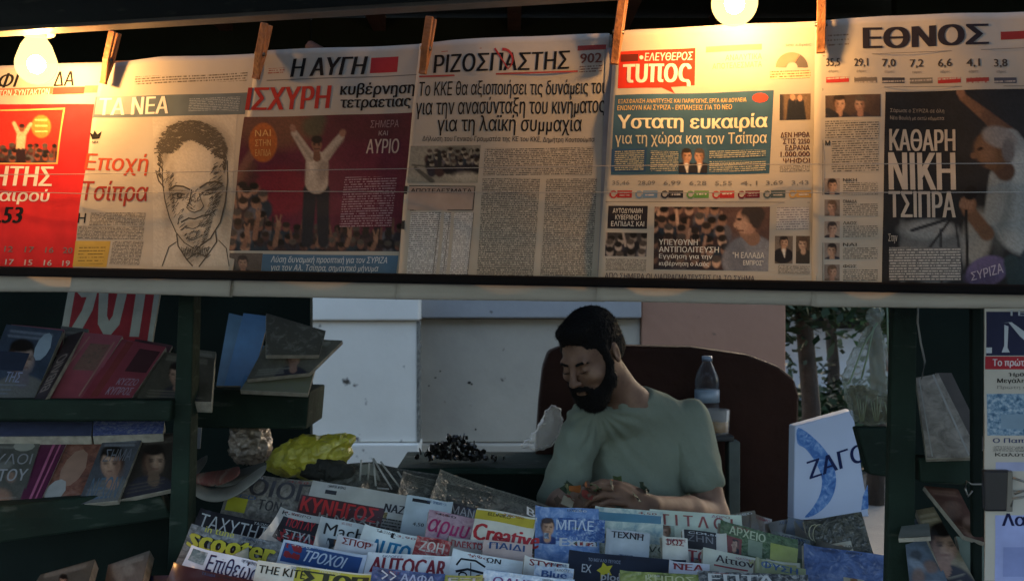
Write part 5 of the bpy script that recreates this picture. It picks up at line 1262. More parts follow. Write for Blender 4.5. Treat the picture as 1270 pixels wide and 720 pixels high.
for i in range(10): 
    x = 1062 + i * 4.4; tube('pack_edge', [P(x, 490 + (i % 3) * 4, 1.99), P(x + 5 - (i % 4) * 3, 522, 1.99)], .0012, mat('pack_edge_pale', '6e745c', .5), hb, 5)
o = tube('white_cord', [P(x, y, 1.66) for x, y in ((1139, 366), (1138, 400), (1142, 425), (1147, 448), (1143, 470))], .0016, mat('cord_pale', '7a7a78', .6), seg=6)
solo(o, 'thin pale cord hanging in front of the right kiosk post', 'cord')

# water carton with blue swirl
zb = thing('water_carton', 'white carton with a blue water swirl and dark blue lettering, at right of the chair', 'carton', P(1030, 645, 2.5))
q = [(986, 528), (1058, 508), (1078, 640), (984, 645)]
SZ = Surf(P(*q[0], 2.5), P(*q[1], 2.5), P(*q[3], 2.5))
f_ = [SZ.hit(x, y, 0) for x, y in q]; hexa('carton', f_ + [p + Vector((-.006, .035, 0)) for p in f_], mat('carton_white', 'a9b4cc', .5, .06, 6), zb, .003)
BL2 = photo_mat('water_swirl_print', ['34568e', '4168a4', '6286b8', '93a8cc'], .5, distort=1.2, seed=3)
def smoothloop(p, k=4):
    o = []; n = len(p)
    for i in range(n):
        a, b, c, d = p[i - 1], p[i], p[(i + 1) % n], p[(i + 2) % n]
        for j in range(k):
            t_ = j / k; o.append(tuple(.5 * (2 * b[q] + (c[q] - a[q]) * t_ + (2 * a[q] - 5 * b[q] + 4 * c[q] - d[q]) * t_ ** 2 + (3 * b[q] - a[q] - 3 * c[q] + d[q]) * t_ ** 3) for q in (0, 1)))
    return o
sw = smoothloop([(990, 530), (1012, 545), (1030, 568), (1037, 595), (1030, 620), (1012, 637), (998, 641), (1007, 630), (1017, 612), (1019, 592), (1011, 572), (999, 556), (989, 549)])
poly('swirl_print', SZ, sw, BL2, zb, 2); poly('swirl_print', SZ, [(1070, 615), (1076, 600), (1077, 630), (1068, 632)], BL2, zb, 2)
text('lettering', 'ΖΑΓΟΡΙ', SZ, [(1000, 572), (1096, 540), (1100, 562), (1004, 594)], ink('16204a'), zb, 5, .03)
# far tray contents, little dark box in front of carton
o = pxslab('dark_box', [(1000, 644), (1050, 636), (1066, 640), (1068, 700), (1002, 694)][:4], 2.2, .06, mat('dark_box_card', '22241f', .7, .4, 20), None, .004) if False else None

# ------------------------------------------------------------------ magazines
def proj(p): return (CX + p.x / p.y * FPX, CY - (p.z - CAMZ) / p.y * FPX)
GM = 'magazines fanned out on the counter'
def mag(label, TL, TR, Y, col, lean=36, H=.2, Y2=None, th=.005, group=GM, seed=0, cat='magazine', coat=.6, pm=None):
    cc = [int(col[i:i + 2], 16) for i in (0, 2, 4)]
    if sum(cc) > 400: col = '%02x%02x%02x' % tuple(min(232, int(q * 1.22)) for q in cc)   # coated white stock
    j_ = random.Random(int(TL[0] * 5 + TL[1])); Y2 = Y2 or Y + j_.uniform(-.018, .018)
    A, B = P(*TL, Y), P(*TR, Y2); e = (B - A).normalized(); d = Vector((0, -math.sin(R(lean)), -math.cos(R(lean)))); d = (d - e * d.dot(e)).normalized()
    rnd = random.Random(seed + int(TL[0])); a0 = rnd.uniform(0, 6); am = rnd.uniform(.0015, .0048); cs = rnd.random() < .5
    xw = TR[0] - TL[0]
    S = Surf(A, B, A + d * H, lambda px, py: .007 * max(0, ((px - TL[0]) / xw if cs else 1 - (px - TL[0]) / xw) - .82) ** 2 * 30 + am * math.sin((px - TL[0]) / xw * 3.6 + a0) + .0014 * math.sin(py * .13 + a0 * 2 + px * .03))
    n = S.n; t = thing('magazine', label, cat, (A + B) / 2 + d * H, group)
    C_, D_ = B + d * H, A + d * H
    hexa('pages', [A - n * .006, B - n * .006, C_ - n * .006, D_ - n * .006] + [A - n * (.006 + th), B - n * (.006 + th), C_ - n * (.006 + th), D_ - n * (.006 + th)], M_page, t, .001)
    q = [proj(A), proj(B), proj(C_), proj(D_)]
    nx, ny = max(4, int(xw / 6)), 16; vs, uv, fs = [], [], []
    for j in range(ny + 1):
        for i in range(nx + 1):
            b = A + (B - A) * (i / nx) + d * H * (j / ny); p = b + n * S.wave(*proj(b)); vs.append(p); uv.append(S.uv(p))
    for j in range(ny):
        for i in range(nx): fs.append((j * (nx + 1) + i, (j + 1) * (nx + 1) + i, (j + 1) * (nx + 1) + i + 1, j * (nx + 1) + i + 1))
    mesh('cover', vs, fs, pm or ink(col, coat), t, uvs=uv, smooth=True)
    k = (D_ - A); pa, pd = proj(A), proj(D_)
    S.kx = (pd[0] - pa[0]) / (pd[1] - pa[1]); S.my = (TR[1] - TL[1]) / (TR[0] - TL[0])
    if coat > 0: decorate(t, S, TL, TR, seed)
    return t, S
def MQ(S, x0, y0, x1, y1, k=None):
    """x0,y0 top-left and x1,y1 bottom-right measured in the photograph; follows the cover's slope"""
    m = S.my; kx = S.kx if k is None else k
    return [(x0, y0), (x1, y0 + m * (x1 - x0)), (x1 + kx * (y1 - y0), y1 + m * (x1 - x0) * 1.0), (x0 + kx * (y1 - y0), y1)]
WORDS = ('ΝΕΟ ΤΕΥΧΟΣ', 'ΔΩΡΟ', 'ΤΕΣΤ', '3,90', 'ΟΔΗΓΟΣ ΑΓΟΡΑΣ', 'ΦΘΙΝΟΠΩΡΟ', 'ΑΦΙΕΡΩΜΑ', '4,50', 'ΣΥΝΕΝΤΕΥΞΗ', 'ΤΑΞΙΔΙΑ', 'CD', 'ΕΚΛΟΓΕΣ')
def decorate(t, S, TL, TR, seed):
    rnd = random.Random(seed * 7 + int(TL[0] * 3)); w_ = TR[0] - TL[0]; m = S.my
    for i in range(4):
        x = TL[0] + rnd.uniform(.03, .7) * w_; pic = i >= 2; dy = (rnd.uniform(1.5, 3) if i < 2 else rnd.uniform(24, 42)); y = TL[1] + m * (x - TL[0]) + dy; ww = rnd.uniform(12, 26)
        if not pic or rnd.random() < .4: text('small_heading', rnd.choice(WORDS), S, MQ(S, x, y, min(x + ww, TR[0] - 2), y + (3 if i < 2 else 5)), ink(rnd.choice(('24242c', '7c2c30', 'b8bcc0', '2c4c74')), .3), t, 2.5, .01)
        elif rnd.random() < .6:
            x1 = min(x + ww * 1.3, TR[0] - 2); y1 = y + rnd.uniform(12, 22); pc = Pic(S, MQ(S, x, y, x1, y1), rnd.choice(('6c8098', '8c6a5c', '9c9888', '4c5c48', 'a88c8c', '34404c')), 1.3, rnd.randrange(50))
            pc.face((x + x1) / 2, y + (y1 - y) * .45, (y1 - y) * .62, 'b08c74', rnd.choice(('2a2220', '6c4c30', 'a08858')), rnd.choice(('2c3444', '8c2c34', 'b8b4ac')), rnd.choice((-1, 1))); pc.build('cover_picture', t, 1.8, .1, .6)
        else: patch('cover_print', S, MQ(S, x, y, min(x + ww, TR[0] - 2), y + rnd.uniform(5, 12)), photo_mat('cover_photo_%d' % rnd.randrange(6), [('1c2430', '5c6c84', 'a8b4c4'), ('2c1c18', '84604c', 'c0a898'), ('1e2c1c', '5c7850', 'b0bc98'), ('301418', '8c2c34', 'c8a0a0'), ('2a2620', '948458', 'd0c8a8'), ('16181c', '74787c', 'd0d4d8')][rnd.randrange(6)], 1.3, .5, seed=rnd.randrange(9)), t, 1.5)
def mt(t, S, s, x0, y0, x1, y1, col, bold=.03, it=0, name='title', h=4): text(name, s, S, MQ(S, x0, y0, x1, y1), ink(col, .3), t, h, bold, it)
def mp(t, S, x0, y0, x1, y1, m, name='cover_print', h=2): patch(name, S, MQ(S, x0, y0, x1, y1), m if not isinstance(m, str) else ink(m, .3), t, h, 7)
cov = lambda nm, cols, seed=0, sc=.8: photo_mat(nm, cols, sc, .8, seed=seed)
# back pile of dull folded newspapers and magazines
for i, (tl, tr, Y, c, lab) in enumerate((((398, 578), (466, 572), 2.40, '5c5a50', 'dull grey folded magazine behind the counter rows, right of the yellow bag'),
        ((462, 574), (560, 590), 2.42, '50504a', 'grey folded paper behind the pale wire holder'),
        ((545, 586), (700, 630), 2.40, '6a695f', 'long grey newspaper edge sloping down towards the man\'s hands'),
        ((500, 584), (610, 612), 2.36, '57564e', 'second long grey newspaper edge, left of the man\'s hands'))):
    t, S = mag(lab, tl, tr, Y, c, 60, .16, group='dull papers piled behind the counter rows', cat='paper', coat=0, pm=cov('dull_print_%d' % i, ['34342f', c, '7c7a70'], i, .6))
    mp(t, S, tl[0] + 4, tl[1] + 3, tr[0] - 3, tl[1] + 9, body_text(c, '2e2e2c', .5, .5, 3), 'small_print')
# row A
t, S = mag('greyish magazine with pale oversized lettering, backmost at the left end', (290, 583), (392, 598), 2.26, '6c6a66', pm=cov('grey_cover', ['4c4a48', '6e6b66', '8a867e'], 1))
mt(t, S, 'ΤΟΙΟΓ', 292, 588, 388, 609, '3c3c42', .03)
mp(t, S, 284, 615, 308, 632, 'a3a02c'); mt(t, S, 'ΤΟΝ', 322, 618, 350, 630, '34343a', .02)
t, S = mag('grey hunting magazine with tall red title on a dark band', (388, 594), (522, 618), 2.24, '8c8c88')
mp(t, S, 374, 612, 478, 640, '4a2a2c'); mt(t, S, 'ΚΥΝΗΓΟΣ', 376, 614, 470, 632, 'b03030', .045)
mp(t, S, 404, 606, 418, 611, '1c1c1e'); mt(t, S, 'ΝΑΖΙ', 478, 624, 506, 634, '1c1c22', .05); mt(t, S, 'Η ΜΑΧΗ', 396, 634, 470, 640, '8c8a86', .01)
mp(t, S, 440, 636, 520, 662, body_text('7e7e7c', '3a3a3c', .7, .5, 3))
t, S = mag('pale grey magazine next to the pink one, small black flag on its corner', (505, 614), (562, 622), 2.20, '8f9aa0'); mp(t, S, 512, 618, 534, 622, '1a1a1e')
t, S = mag('magazine with a dark cover and row of thin white letters behind the pink title', (555, 622), (606, 634), 2.22, '3a3436'); mt(t, S, 'ΜΑΝΙΑ', 560, 626, 602, 636, 'a8a4a0', .0)
# row B
t, S = mag('black magazine with tall thin white capitals at the left end', (250, 632), (352, 650), 2.08, '1c1c24'); mt(t, S, 'ΤΑΧΥΤΗΤΑ', 252, 638, 346, 654, 'b4b8bc', .0)
t, S = mag('narrow magazine with red and dark stacked words, between black and grey ones', (349, 630), (398, 640), 2.09, '8f9294'); mp(t, S, 352, 640, 396, 672, '24242c'); mt(t, S, 'ΠΟΠ ΛΥ', 358, 641, 392, 652, 'a83038', .03); mp(t, S, 350, 656, 392, 672, 'a03038'); mt(t, S, 'ΣΤΥΛ', 354, 656, 388, 666, 'b8bcc0', .03); mt(t, S, 'Κ·', 352, 633, 360, 638, '2a2a30', .02)
t, S = mag('plain grey magazine titled in black typewriter letters', (398, 640), (456, 652), 2.07, '9ba3a8'); mt(t, S, 'Mach', 404, 648, 452, 662, '22242a', .008)
t, S = mag('white magazine with cut-off bright blue capitals', (454, 652), (520, 664), 2.05, 'b4bcc4'); mt(t, S, 'AUTO', 462, 667, 512, 688, '2478a8', .06); mt(t, S, '· ι', 470, 657, 492, 663, '22242a', .02)
t, S = mag('pinkish magazine with a curly magenta title', (532, 632), (594, 643), 2.08, 'a88a98', pm=cov('pink_cover', ['8c7484', 'a88a98', 'b49ca4'], 5)); mt(t, S, 'αρμυ', 532, 643, 584, 664, '9c1f5c', .02, .3)
t, S = mag('magazine with a yellow top band and fat red latin title', (592, 630), (666, 642), 2.08, 'a6a49c'); mp(t, S, 591, 632, 664, 643, 'b0a038'); mt(t, S, 'ELLINIKO', 606, 636, 634, 640, '3a3820', .01); mt(t, S, 'Creative', 589, 648, 672, 668, 'a82c34', .05); mp(t, S, 588, 674, 662, 688, body_text('a6a49c', '8c3038', .9, .5, 2))
t, S = mag('red and white magazine wedged under the pink title', (518, 664), (560, 672), 2.00, '9a3a3c', pm=cov('red_cover', ['7c2a2e', 'a44044', 'b8a4a0'], 8, 1.2)); mt(t, S, 'ΖΩΗ', 522, 670, 552, 682, 'c4bcb8', .02)
t, S = mag('magazine with red title letters below the curly magenta one', (556, 664), (600, 672), 2.02, '8a8684'); mt(t, S, 'ΠΛΕΚΤΟ', 560, 668, 598, 676, 'a03038', .03)
t, S = mag('blue magazine sealed in shiny clear film in front of the man\'s hands', (664, 626), (742, 632), 2.08, '5a78a8', pm=cov('blue_cover', ['4468a0', '6c8cc0', 'a4b8d8'], 11, .5)); mp(t, S, 676, 640, 750, 668, cov('blue_cover2', ['203c70', '3c60a0', 'a0b4cc'], 12, 1.1)); mt(t, S, 'ΜΠΛΕ', 690, 644, 736, 656, 'b8c4d8', .01); pc = Pic(S, MQ(S, 667, 640, 690, 672), '5c7cac', 1.3, 71); pc.face(679, 653, 20, 'b48c74', '3a2a22', '2c3c6c', 1); pc.build('cover_picture', t, 3, .1, .6); mt(t, S, 'Extra', 694, 666, 740, 676, 'b8bcc4', .03); text('small_print', 'B', S, MQ(S, 652, 632, 664, 642), ink('c4c8cc'), t, 4)
t, S = mag('film-wrapped magazine with a teal stripe, second in front of the man', (738, 628), (822, 634), 2.10, '98a4a0', pm=cov('teal_cover', ['6c8c98', 'a8b8b4', 'c8d0c8'], 15, .45)); mp(t, S, 740, 634, 820, 644, '4c7890'); mp(t, S, 742, 660, 800, 666, '27343c'); mp(t, S, 744, 670, 836, 690, cov('film_glare_print', ['78806c', 'a8b0a0', 'c8ccc4'], 17, 1.4)); mt(t, S, 'Κουζίνα', 750, 670, 828, 682, '3c4840', .0)  # the pale glare print has the film's glare put into its colour
t, S = mag('pale magazine with thin red capitals by the man\'s forearm', (806, 630), (918, 640), 2.12, '9aa498'); mt(t, S, 'Τ Ι Τ Λ Ο Ι', 818, 636, 908, 650, '8c4844', .03); pc = Pic(S, MQ(S, 812, 650, 836, 676), '8c9c90', 1.3, 72); pc.face(824, 660, 18, 'b8917a', '6c4c30', '8c3c3c', -1); pc.build('cover_picture', t, 3, .1, .6); mt(t, S, 'Α', 838, 660, 852, 676, 'a04840', .0, .3)
t, S = mag('magazine with a black picture square above red letters', (846, 656), (900, 662), 2.02, '9c9c98'); mp(t, S, 848, 656, 888, 680, '17171b'); mt(t, S, 'ΖΗΝ', 852, 663, 884, 671, '6c6c70', .01); mt(t, S, 'ΤΟΚ', 852, 682, 892, 696, '8a2c34', .04)
t, S = mag('green magazine with pale arch pictures near the right end', (892, 646), (990, 668), 2.06, '4a6248', pm=cov('green_cover', ['2c3c2c', '4c6448', '6c8060'], 21)); mp(t, S, 900, 664, 920, 684, '7c3028'); pc = Pic(S, MQ(S, 903, 667, 917, 684), '6a4a3c', 1.1, 73); pc.face(910, 674, 12, 'b8917a'); pc.build('cover_picture', t, 4, .1, .6); mp(t, S, 928, 668, 946, 688, '7c8c78'); mt(t, S, 'ΑΡΧΕΙΟ', 904, 652, 950, 662, 'a8b498', .03); mp(t, S, 956, 672, 990, 696, '96a050')
# small paper boats and scraps at right back
for i, (x, y, c) in enumerate(((920, 640, '6c6459'), (942, 643, '7a6c60'), (966, 650, '6a6862'), (992, 648, '4c545c'))):
    t, S = mag(('curled brown booklet edge behind the green magazine', 'pointed tan booklet corner behind the green magazine', 'grey booklet corner left of the white carton', 'dark blue-grey booklet leaning on the white carton')[i], (x - 14, y - (8 if i % 2 else 2)), (x + 16, y - (0 if i % 2 else 8)), 2.24, c, 30, .14, group='small booklets at the right back of the counter')
t, S = mag('blue wrinkled magazine sleeve at the right end of the counter', (996, 674), (1104, 690), 1.94, '42598a', pm=cov('blue_sleeve', ['2c3c64', '42598a', '6478a4'], 25, .3))
t, S = mag('dark olive bag-like booklet below the white carton', (996, 646), (1068, 634), 2.15, '26281f', 25, .14, pm=cov('olive_cover', ['181a16', '2a2c24', '4a483a'], 27, .7)); strokes('cover_print', S, [(arc(1010, 660, 7, 10, 100, 300, 8), 1.2), (arc(1016, 662, 8, 12, 100, 280, 8), 1.0)], ink('8c8a74'), t, 3)
# row C
t, S = mag('scooter magazine with fat yellow title, left end', (238, 650), (352, 674), 1.93, '6a6c70', pm=cov('scoot_cover', ['3c3e42', '6c6e72', '9498a0'], 31)); mt(t, S, 'scooter', 238, 658, 344, 678, '17171a', .14, name='title_shadow', h=3); mt(t, S, 'scooter', 238, 658, 344, 678, 'c0b840', .055, h=6); mt(t, S, 'in tune', 256, 652, 292, 659, 'b0ac50', .02)
t, S = mag('white magazine with a small blue banner title and red badge', (352, 668), (456, 690), 1.94, '9ca4b4'); mp(t, S, 354, 672, 450, 694, '2c4c84'); mp(t, S, 356, 673, 376, 690, '8c2830'); mt(t, S, 'ΤΡΟΧΟΙ', 380, 681, 432, 695, 'b8c4d4', .03, .3)
t, S = mag('white car magazine with a row of dark red capitals', (456, 682), (562, 692), 1.93, 'b4b8c0'); mt(t, S, 'AUTOCAR', 461, 688, 556, 708, '7c2434', .05)
t, S = mag('white magazine with a black sketched car front', (562, 680), (668, 700), 1.92, 'b0b8c8'); strokes('car_drawing', S, [([(566, 700), (572, 692), (590, 694), (602, 702)], 2.4), ([(565, 708), (580, 704), (600, 710)], 3), (arc(574, 712, 5, 4, 0, 360, 10), 2), (arc(594, 716, 5, 4, 0, 360, 10), 2), ([(584, 696), (584, 716)], 1.2)], ink('22262e'), t, 3); mp(t, S, 604, 704, 664, 716, cov('ice_cover', ['8ca4c4', 'b8c8dc', 'e0e8f0'], 35, 1)); mt(t, S, 'ΩΝ', 604, 690, 622, 696, '22262e', .03)
t, S = mag('navy magazine with a yellow star and small pale title letters', (706, 680), (850, 696), 1.93, '1e2638'); mt(t, S, 'ΤΟ ΜΕΓΑΛΟ ΤΕΥΧΟΣ', 730, 690, 770, 694, '8c94a8', .01); mt(t, S, 'EX', 722, 698, 734, 708, 'b0b4bc', .02); poly('star', S, [(740, 706), (746, 702), (748, 696), (753, 701), (760, 700), (756, 706), (759, 712), (751, 710), (745, 716), (745, 709)], ink('b4ac30', .3), t, 4); mt(t, S, 'plode', 746, 708, 780, 720, 'a8acb4', .03)
t, S = mag('grey magazine with a small red underlined title, right of the navy one', (872, 678), (990, 700), 1.93, '94988f'); mt(t, S, 'Αίτιον', 888, 686, 936, 695, '2c1c24', .03); mp(t, S, 886, 698, 928, 700, '8c2c34'); mp(t, S, 944, 702, 992, 714, '8c2428'); mp(t, S, 930, 692, 986, 698, '9c9c68')
t, S = mag('whitish magazine with blue capitals beside the sketched car', (664, 700), (712, 706), 1.86, 'a8b4cc', pm=cov('ice_cover2', ['6c84a8', 'a4b4cc', 'ccd4dc'], 37, .9)); mt(t, S, 'Blue', 672, 706, 704, 714, '2c4c84', .03)
# row D
t, S = mag('white review magazine with dark blue title at the front left corner', (238, 676), (352, 704), 1.80, 'a8b0c4'); mp(t, S, 240, 680, 258, 696, cov('corner_print', ['3c5058', '6c8088', 'a0a8b0'], 41, 1)); mt(t, S, 'Επιθεώρηση', 262, 686, 352, 712, '24204c', .02)
t, S = mag('magazine with serif black words over a lime green spotted strip', (320, 694), (462, 712), 1.79, 'a0a8a4'); mt(t, S, 'THE KITE', 322, 700, 380, 710, '1c2420', .02); mp(t, S, 368, 702, 462, 724, 'a4a840'); mt(t, S, 'ΣΤΟΠ', 376, 706, 458, 722, '2c3428', .1)
t, S = mag('dark blue magazine with two pale chevrons', (464, 704), (552, 710), 1.79, '2a3c68', pm=cov('navy_cover', ['1c2848', '2c4070', '50649a'], 43)); strokes('chevron', S, [([(474, 708), (481, 713), (474, 718)], 2), ([(484, 709), (491, 714), (484, 719)], 2)], ink('b8c0d0', .3), t, 4); mt(t, S, 'ΑΛΦΑ', 498, 710, 540, 720, '94a4c4', .03)
t, S = mag('lime and grey magazine at the front edge, right of the chevrons', (544, 711), (600, 714), 1.78, '94984c'); mt(t, S, 'ΕΞΙ', 556, 715, 590, 722, 'b4b0b8', .03)
t, S = mag('pale blue crinkly magazine at the middle of the front edge', (600, 706), (712, 720), 1.78, 'a0b4d4', pm=cov('ice_cover3', ['8ca4c4', 'b8c8dc', 'e4e8f0'], 47, .9)); mt(t, S, 'ΟΔΗΓΟΣ', 612, 714, 690, 724, '6c3c74', .02)
t, S = mag('olive green magazine at the front edge under the navy one', (768, 708), (880, 712), 1.78, '6c7840', pm=cov('olive2', ['4c5830', '6c7840', '8c9458'], 49, .5)); mt(t, S, 'ΚΗΠΟΣ', 800, 713, 860, 722, 'a8ac88', .02)
t, S = mag('black and white magazine at the front edge below the red underlined title', (866, 706), (1000, 714), 1.78, '24282e', pm=cov('bw_cover', ['17191e', '3a3e44', '9ca0a4'], 51, .9)); mt(t, S, 'ΕΠΤΑ', 878, 710, 960, 722, 'a8acb0', .03)
t, S = mag('dark red magazine peeking at the bottom left corner of the counter', (216, 698), (330, 724), 1.72, '3c1a1e'); 
rnd = random.Random(21)
FILL = [((752, 655), (806, 662), 2.03, '8c949c', 'TEXNH', 'grey magazine edge between the shiny film covers in front of the man'), ((820, 664), (852, 668), 1.99, 'a8a8a0', 'ΦΩΣ', 'small pale magazine left of the black picture square'),
        ((936, 692), (1000, 704), 1.86, '7c8464', 'ΦΥΣΗ', 'khaki magazine right of the red underlined title'), ((420, 664), (468, 672), 2.0, 'a8acb4', 'ΣΠΟΡ', 'pale magazine edge under the typewriter title'),
        ((600, 668), (660, 676), 1.99, '9c8c88', 'ΠΑΙΔΙ', 'pinkish grey magazine edge under the fat red latin title'), ((830, 694), (880, 700), 1.86, '989ca8', 'ΝΕΑ', 'lilac grey magazine between the navy cover and the red underlined title'),
        ((650, 690), (706, 698), 1.90, 'b0b4b4', 'STYLE', 'white magazine corner left of the navy cover'), ((958, 660), (1006, 668), 2.1, '5c6460', 'ΧΩΡΟΣ', 'dull green magazine behind the olive booklet')]
for tl, tr, Y, c, s_, lab in FILL:
    t, S = mag(lab, tl, tr, Y, c, 38, seed=int(tl[0])); w_ = tr[0] - tl[0]
    mt(t, S, s_, tl[0] + w_ * .12, tl[1] + 3, tl[0] + w_ * .85, tl[1] + 11, rnd.choice(('24242c', '7c2830', '2c4c7c')), .03)
# curled open magazine hanging over the left end
def curled(name, label, pts, pts2, Y0, Y1, m, th=.004):
    vs, fs = [], []
    n = len(pts)
    for i, (a, b) in enumerate(zip(pts, pts2)):
        ya = Y0 + .05 * math.sin(i / (n - 1) * 3.14); vs += [P(a[0], a[1], ya), P((a[0] + b[0]) / 2, (a[1] + b[1]) / 2, (ya + Y1) / 2 - .01), P(b[0], b[1], Y1 + .03 * math.sin(i / (n - 1) * 3.14))]
    for i in range(n - 1):
        for j in range(2): fs.append((i * 3 + j, i * 3 + j + 1, i * 3 + j + 4, i * 3 + j + 3))
    return vs, fs
cm = thing('curled_magazine', 'open magazine curling over the left end of the counter, reddish page inside', 'magazine', P(280, 625, 2.1))
for nm, A_, B_, m_, y0, y1 in (('outer_page', [(228, 598), (236, 612), (252, 622), (276, 624), (300, 612), (330, 588)], [(232, 590), (244, 600), (262, 606), (282, 604), (302, 592), (334, 572)], ink('8c8c86'), 2.12, 2.2),
                               ('red_page', [(230, 596), (244, 600), (262, 604), (282, 600), (300, 588)], [(240, 588), (252, 586), (266, 584), (282, 582), (298, 576)], photo_mat('red_inner_page', ['5c5a50', '7c4a44', '8a7c70'], .5, .2, seed=3), 2.14, 2.2),
                               ('top_page', [(272, 590), (292, 582), (312, 576), (332, 570)], [(262, 604), (284, 604), (306, 594), (330, 580)], ink('5a5a54'), 2.22, 2.17),
                               ('upright_page', [(228, 586), (238, 574), (250, 566), (258, 562)], [(232, 600), (242, 592), (250, 582), (256, 572)], ink('6e6f6a'), 2.24, 2.2)):
    vs, fs = curled(nm, '', A_, B_, y0, y1, m_)
    o = mesh(nm, vs, fs, m_, cm, smooth=True, uvs=[(v.x * 100, v.z * 100) for v in vs]); md = o.modifiers.new('th', 'SOLIDIFY'); md.thickness = .0025; ms = o.modifiers.new('sub', 'SUBSURF'); ms.levels = ms.render_levels = 2
# pale wire price-holder
wh = thing('wire_holder', 'small pale wire price holder standing behind the grey papers', 'holder', P(460, 605, 2.36))
M_wire = mat('pale_wire', '9a9a94', .4, .1, 30)
for pts in (((446, 604), (448, 570)), ((456, 600), (458, 574)), ((463, 568), (466, 602)), ((463, 568), (486, 606)), ((472, 572), (496, 604)), ((444, 603), (482, 606)), ((493, 584), (512, 612))):
    tube('wire', [P(pts[0][0], pts[0][1], 2.36), P(pts[1][0], pts[1][1], 2.33)], .0022, M_wire, wh, 6)
patch('price_card', Surf(P(448, 574, 2.37), P(480, 574, 2.37), P(448, 600, 2.37)), [(449, 576), (464, 574), (474, 602), (447, 602)], ink('7a7c74'), wh, 0)

# ------------------------------------------------------------------ racks of books and magazines
def cover_pic(t, S, q, base, seed, acc='8c8c90', skin='84685a'):
    rnd = random.Random(seed); pc = Pic(S, q, base, 1.7, seed, .3); c = bil(q, .5, .5); h_ = abs(q[3][1] - q[0][1])
    k = rnd.random()
    if k < .6: x, y = bil(q, rnd.uniform(.4, .6), rnd.uniform(.4, .5)); pc.face(x, y, h_ * .42, skin, '1c1816', rnd.choice(('2c2c34', '4c3030', '5c5c5c')), rnd.choice((-1, 1)))
    else:
        for i in range(5): x, y = bil(q, rnd.uniform(.2, .8), rnd.uniform(.3, .9)); pc.ell(x, y, rnd.uniform(5, 14), rnd.uniform(5, 12), rnd.choice((acc, '3c3c40', skin)), rnd.uniform(0, 90), .5, .7)
    for v in (.08, .14): a, b = bil(q, .12, v), bil(q, .85, v); pc.cap(*a, *b, 1.6, 1.6, acc, 1.4, .7)
    for v in (.8, .86, .92): a, b = bil(q, .12, v), bil(q, rnd.uniform(.5, .9), v); pc.cap(*a, *b, .7, .7, acc, 1.2, .8)
    pc.build('cover_picture', t, .8, .12, .3)
def leaner(label, q, Yb_, Yt, m, th=.012, prints=None, name='magazine', cat='magazine', group=None, pages=True, pic=None):
    Y = [Yt, Yt, Yb_, Yb_]; A, B, C_, D_ = [P(x, y, yy) for (x, y), yy in zip(q, Y)]
    S = Surf(A, B, D_); n = S.n
    pr_ = [S.hit(x, y, 0) for x, y in q]
    t = thing(name, label, cat, (pr_[2] + pr_[3]) / 2, group)
    hexa('pages', [p - n * .0012 for p in pr_] + [p - n * th for p in pr_], M_page, t, .001)
    patch('cover', S, q, m, t, 0)
    if prints: prints(t, S, q)
    if pic: cover_pic(t, S, q, *pic)
    return t, S
GR = 'magazines on the left racks'
def sub(q, u0, v0, u1, v1): return [bil(q, u0, v0), bil(q, u1, v0), bil(q, u1, v1), bil(q, u0, v1)]
def P1(t, S, q):
    poly('cover_print', S, [bil(q, .78 + .13 * math.cos(a), .25 + .2 * math.sin(a)) for a in [i * .6 for i in range(10)]], ink('7c8c9c'), t, 2)
    text('title', 'ΤΗΣ', S, sub(q, .35, .62, .62, .76), ink('7c84a0'), t, 2); patch('cover_print', S, sub(q, .05, .35, .6, .6), ink('232a3c'), t, 1)
leaner('dull blue magazine leaning at the far left of the upper rack', [(8, 402), (78, 410), (42, 495), (-30, 495)], 2.02, 2.14, photo_mat('dull_blue_cover', ['1e2632', '323c4c', '3e4a5c'], .3, .3, seed=2), .014, P1, group=GR, pic=('323c4c', 3, '6c7484', '5c5860'))
leaner('red-edged magazine standing behind the dull blue one', [(14, 402), (80, 408), (76, 440), (2, 440)], 2.12, 2.17, ink('6c3844', .2), .006, None, group=GR)
def P2(t, S, q):
    strokes('cover_print', S, [([bil(q, .22, .05), bil(q, .18, .95)], 1.5), ([bil(q, .9, .1), bil(q, .86, .95)], 1.5)], ink('8c6c64'), t, 2); patch('cover_print', S, sub(q, .35, .15, .85, .55), photo_mat('dull_red_print', ['4c4038', '6a5048', '5c3a38'], .6, .2, seed=8), t, 1)
leaner('dull red paperback with a brownish panel, second on the upper rack', [(104, 412), (152, 416), (104, 495), (42, 495)], 2.02, 2.15, ink('80404a', .2), .04, P2, group=GR, name='paperback', cat='book')
def P3(t, S, q):
    text('title', 'ΚΥΖΖΟ', S, sub(q, .5, .62, .92, .74), ink('8c7c8c'), t, 2); text('title', 'ΚΥΠΡΟΣ', S, sub(q, .42, .78, .92, .92), ink('8c7c8c'), t, 2); patch('cover_print', S, sub(q, .15, .02, .3, .95), ink('6c3030'), t, 1); patch('cover_print', S, sub(q, .5, .1, .95, .5), ink('3c2226'), t, 1)
leaner('dark red magazine with pale slanted words, third on the upper rack', [(150, 420), (206, 430), (162, 495), (100, 495)], 2.02, 2.15, ink('74303a', .2), .045, P3, group=GR)
leaner('thick grey-brown block of magazines at the right end of the upper rack', [(204, 436), (266, 444), (262, 498), (168, 495)], 2.03, 2.15, photo_mat('grey_brown_cover', ['33322c', '45423a', '55524a'], .3, .1, seed=4), .03, None, group=GR, pic=('45423a', 4, '6c685c'))
leaner('black thin booklet between blue and red magazines on the upper rack', [(84, 416), (104, 410), (56, 495), (42, 495)], 2.01, 2.15, ink('2c2224', .3), .01, lambda t, S, q: text('title', 'ΒΙΒΛΙΟ', S, [bil(q, .2, .9), bil(q, .2, .35), bil(q, .8, .3), bil(q, .8, .85)], ink('7c706c'), t, 2), group=GR)
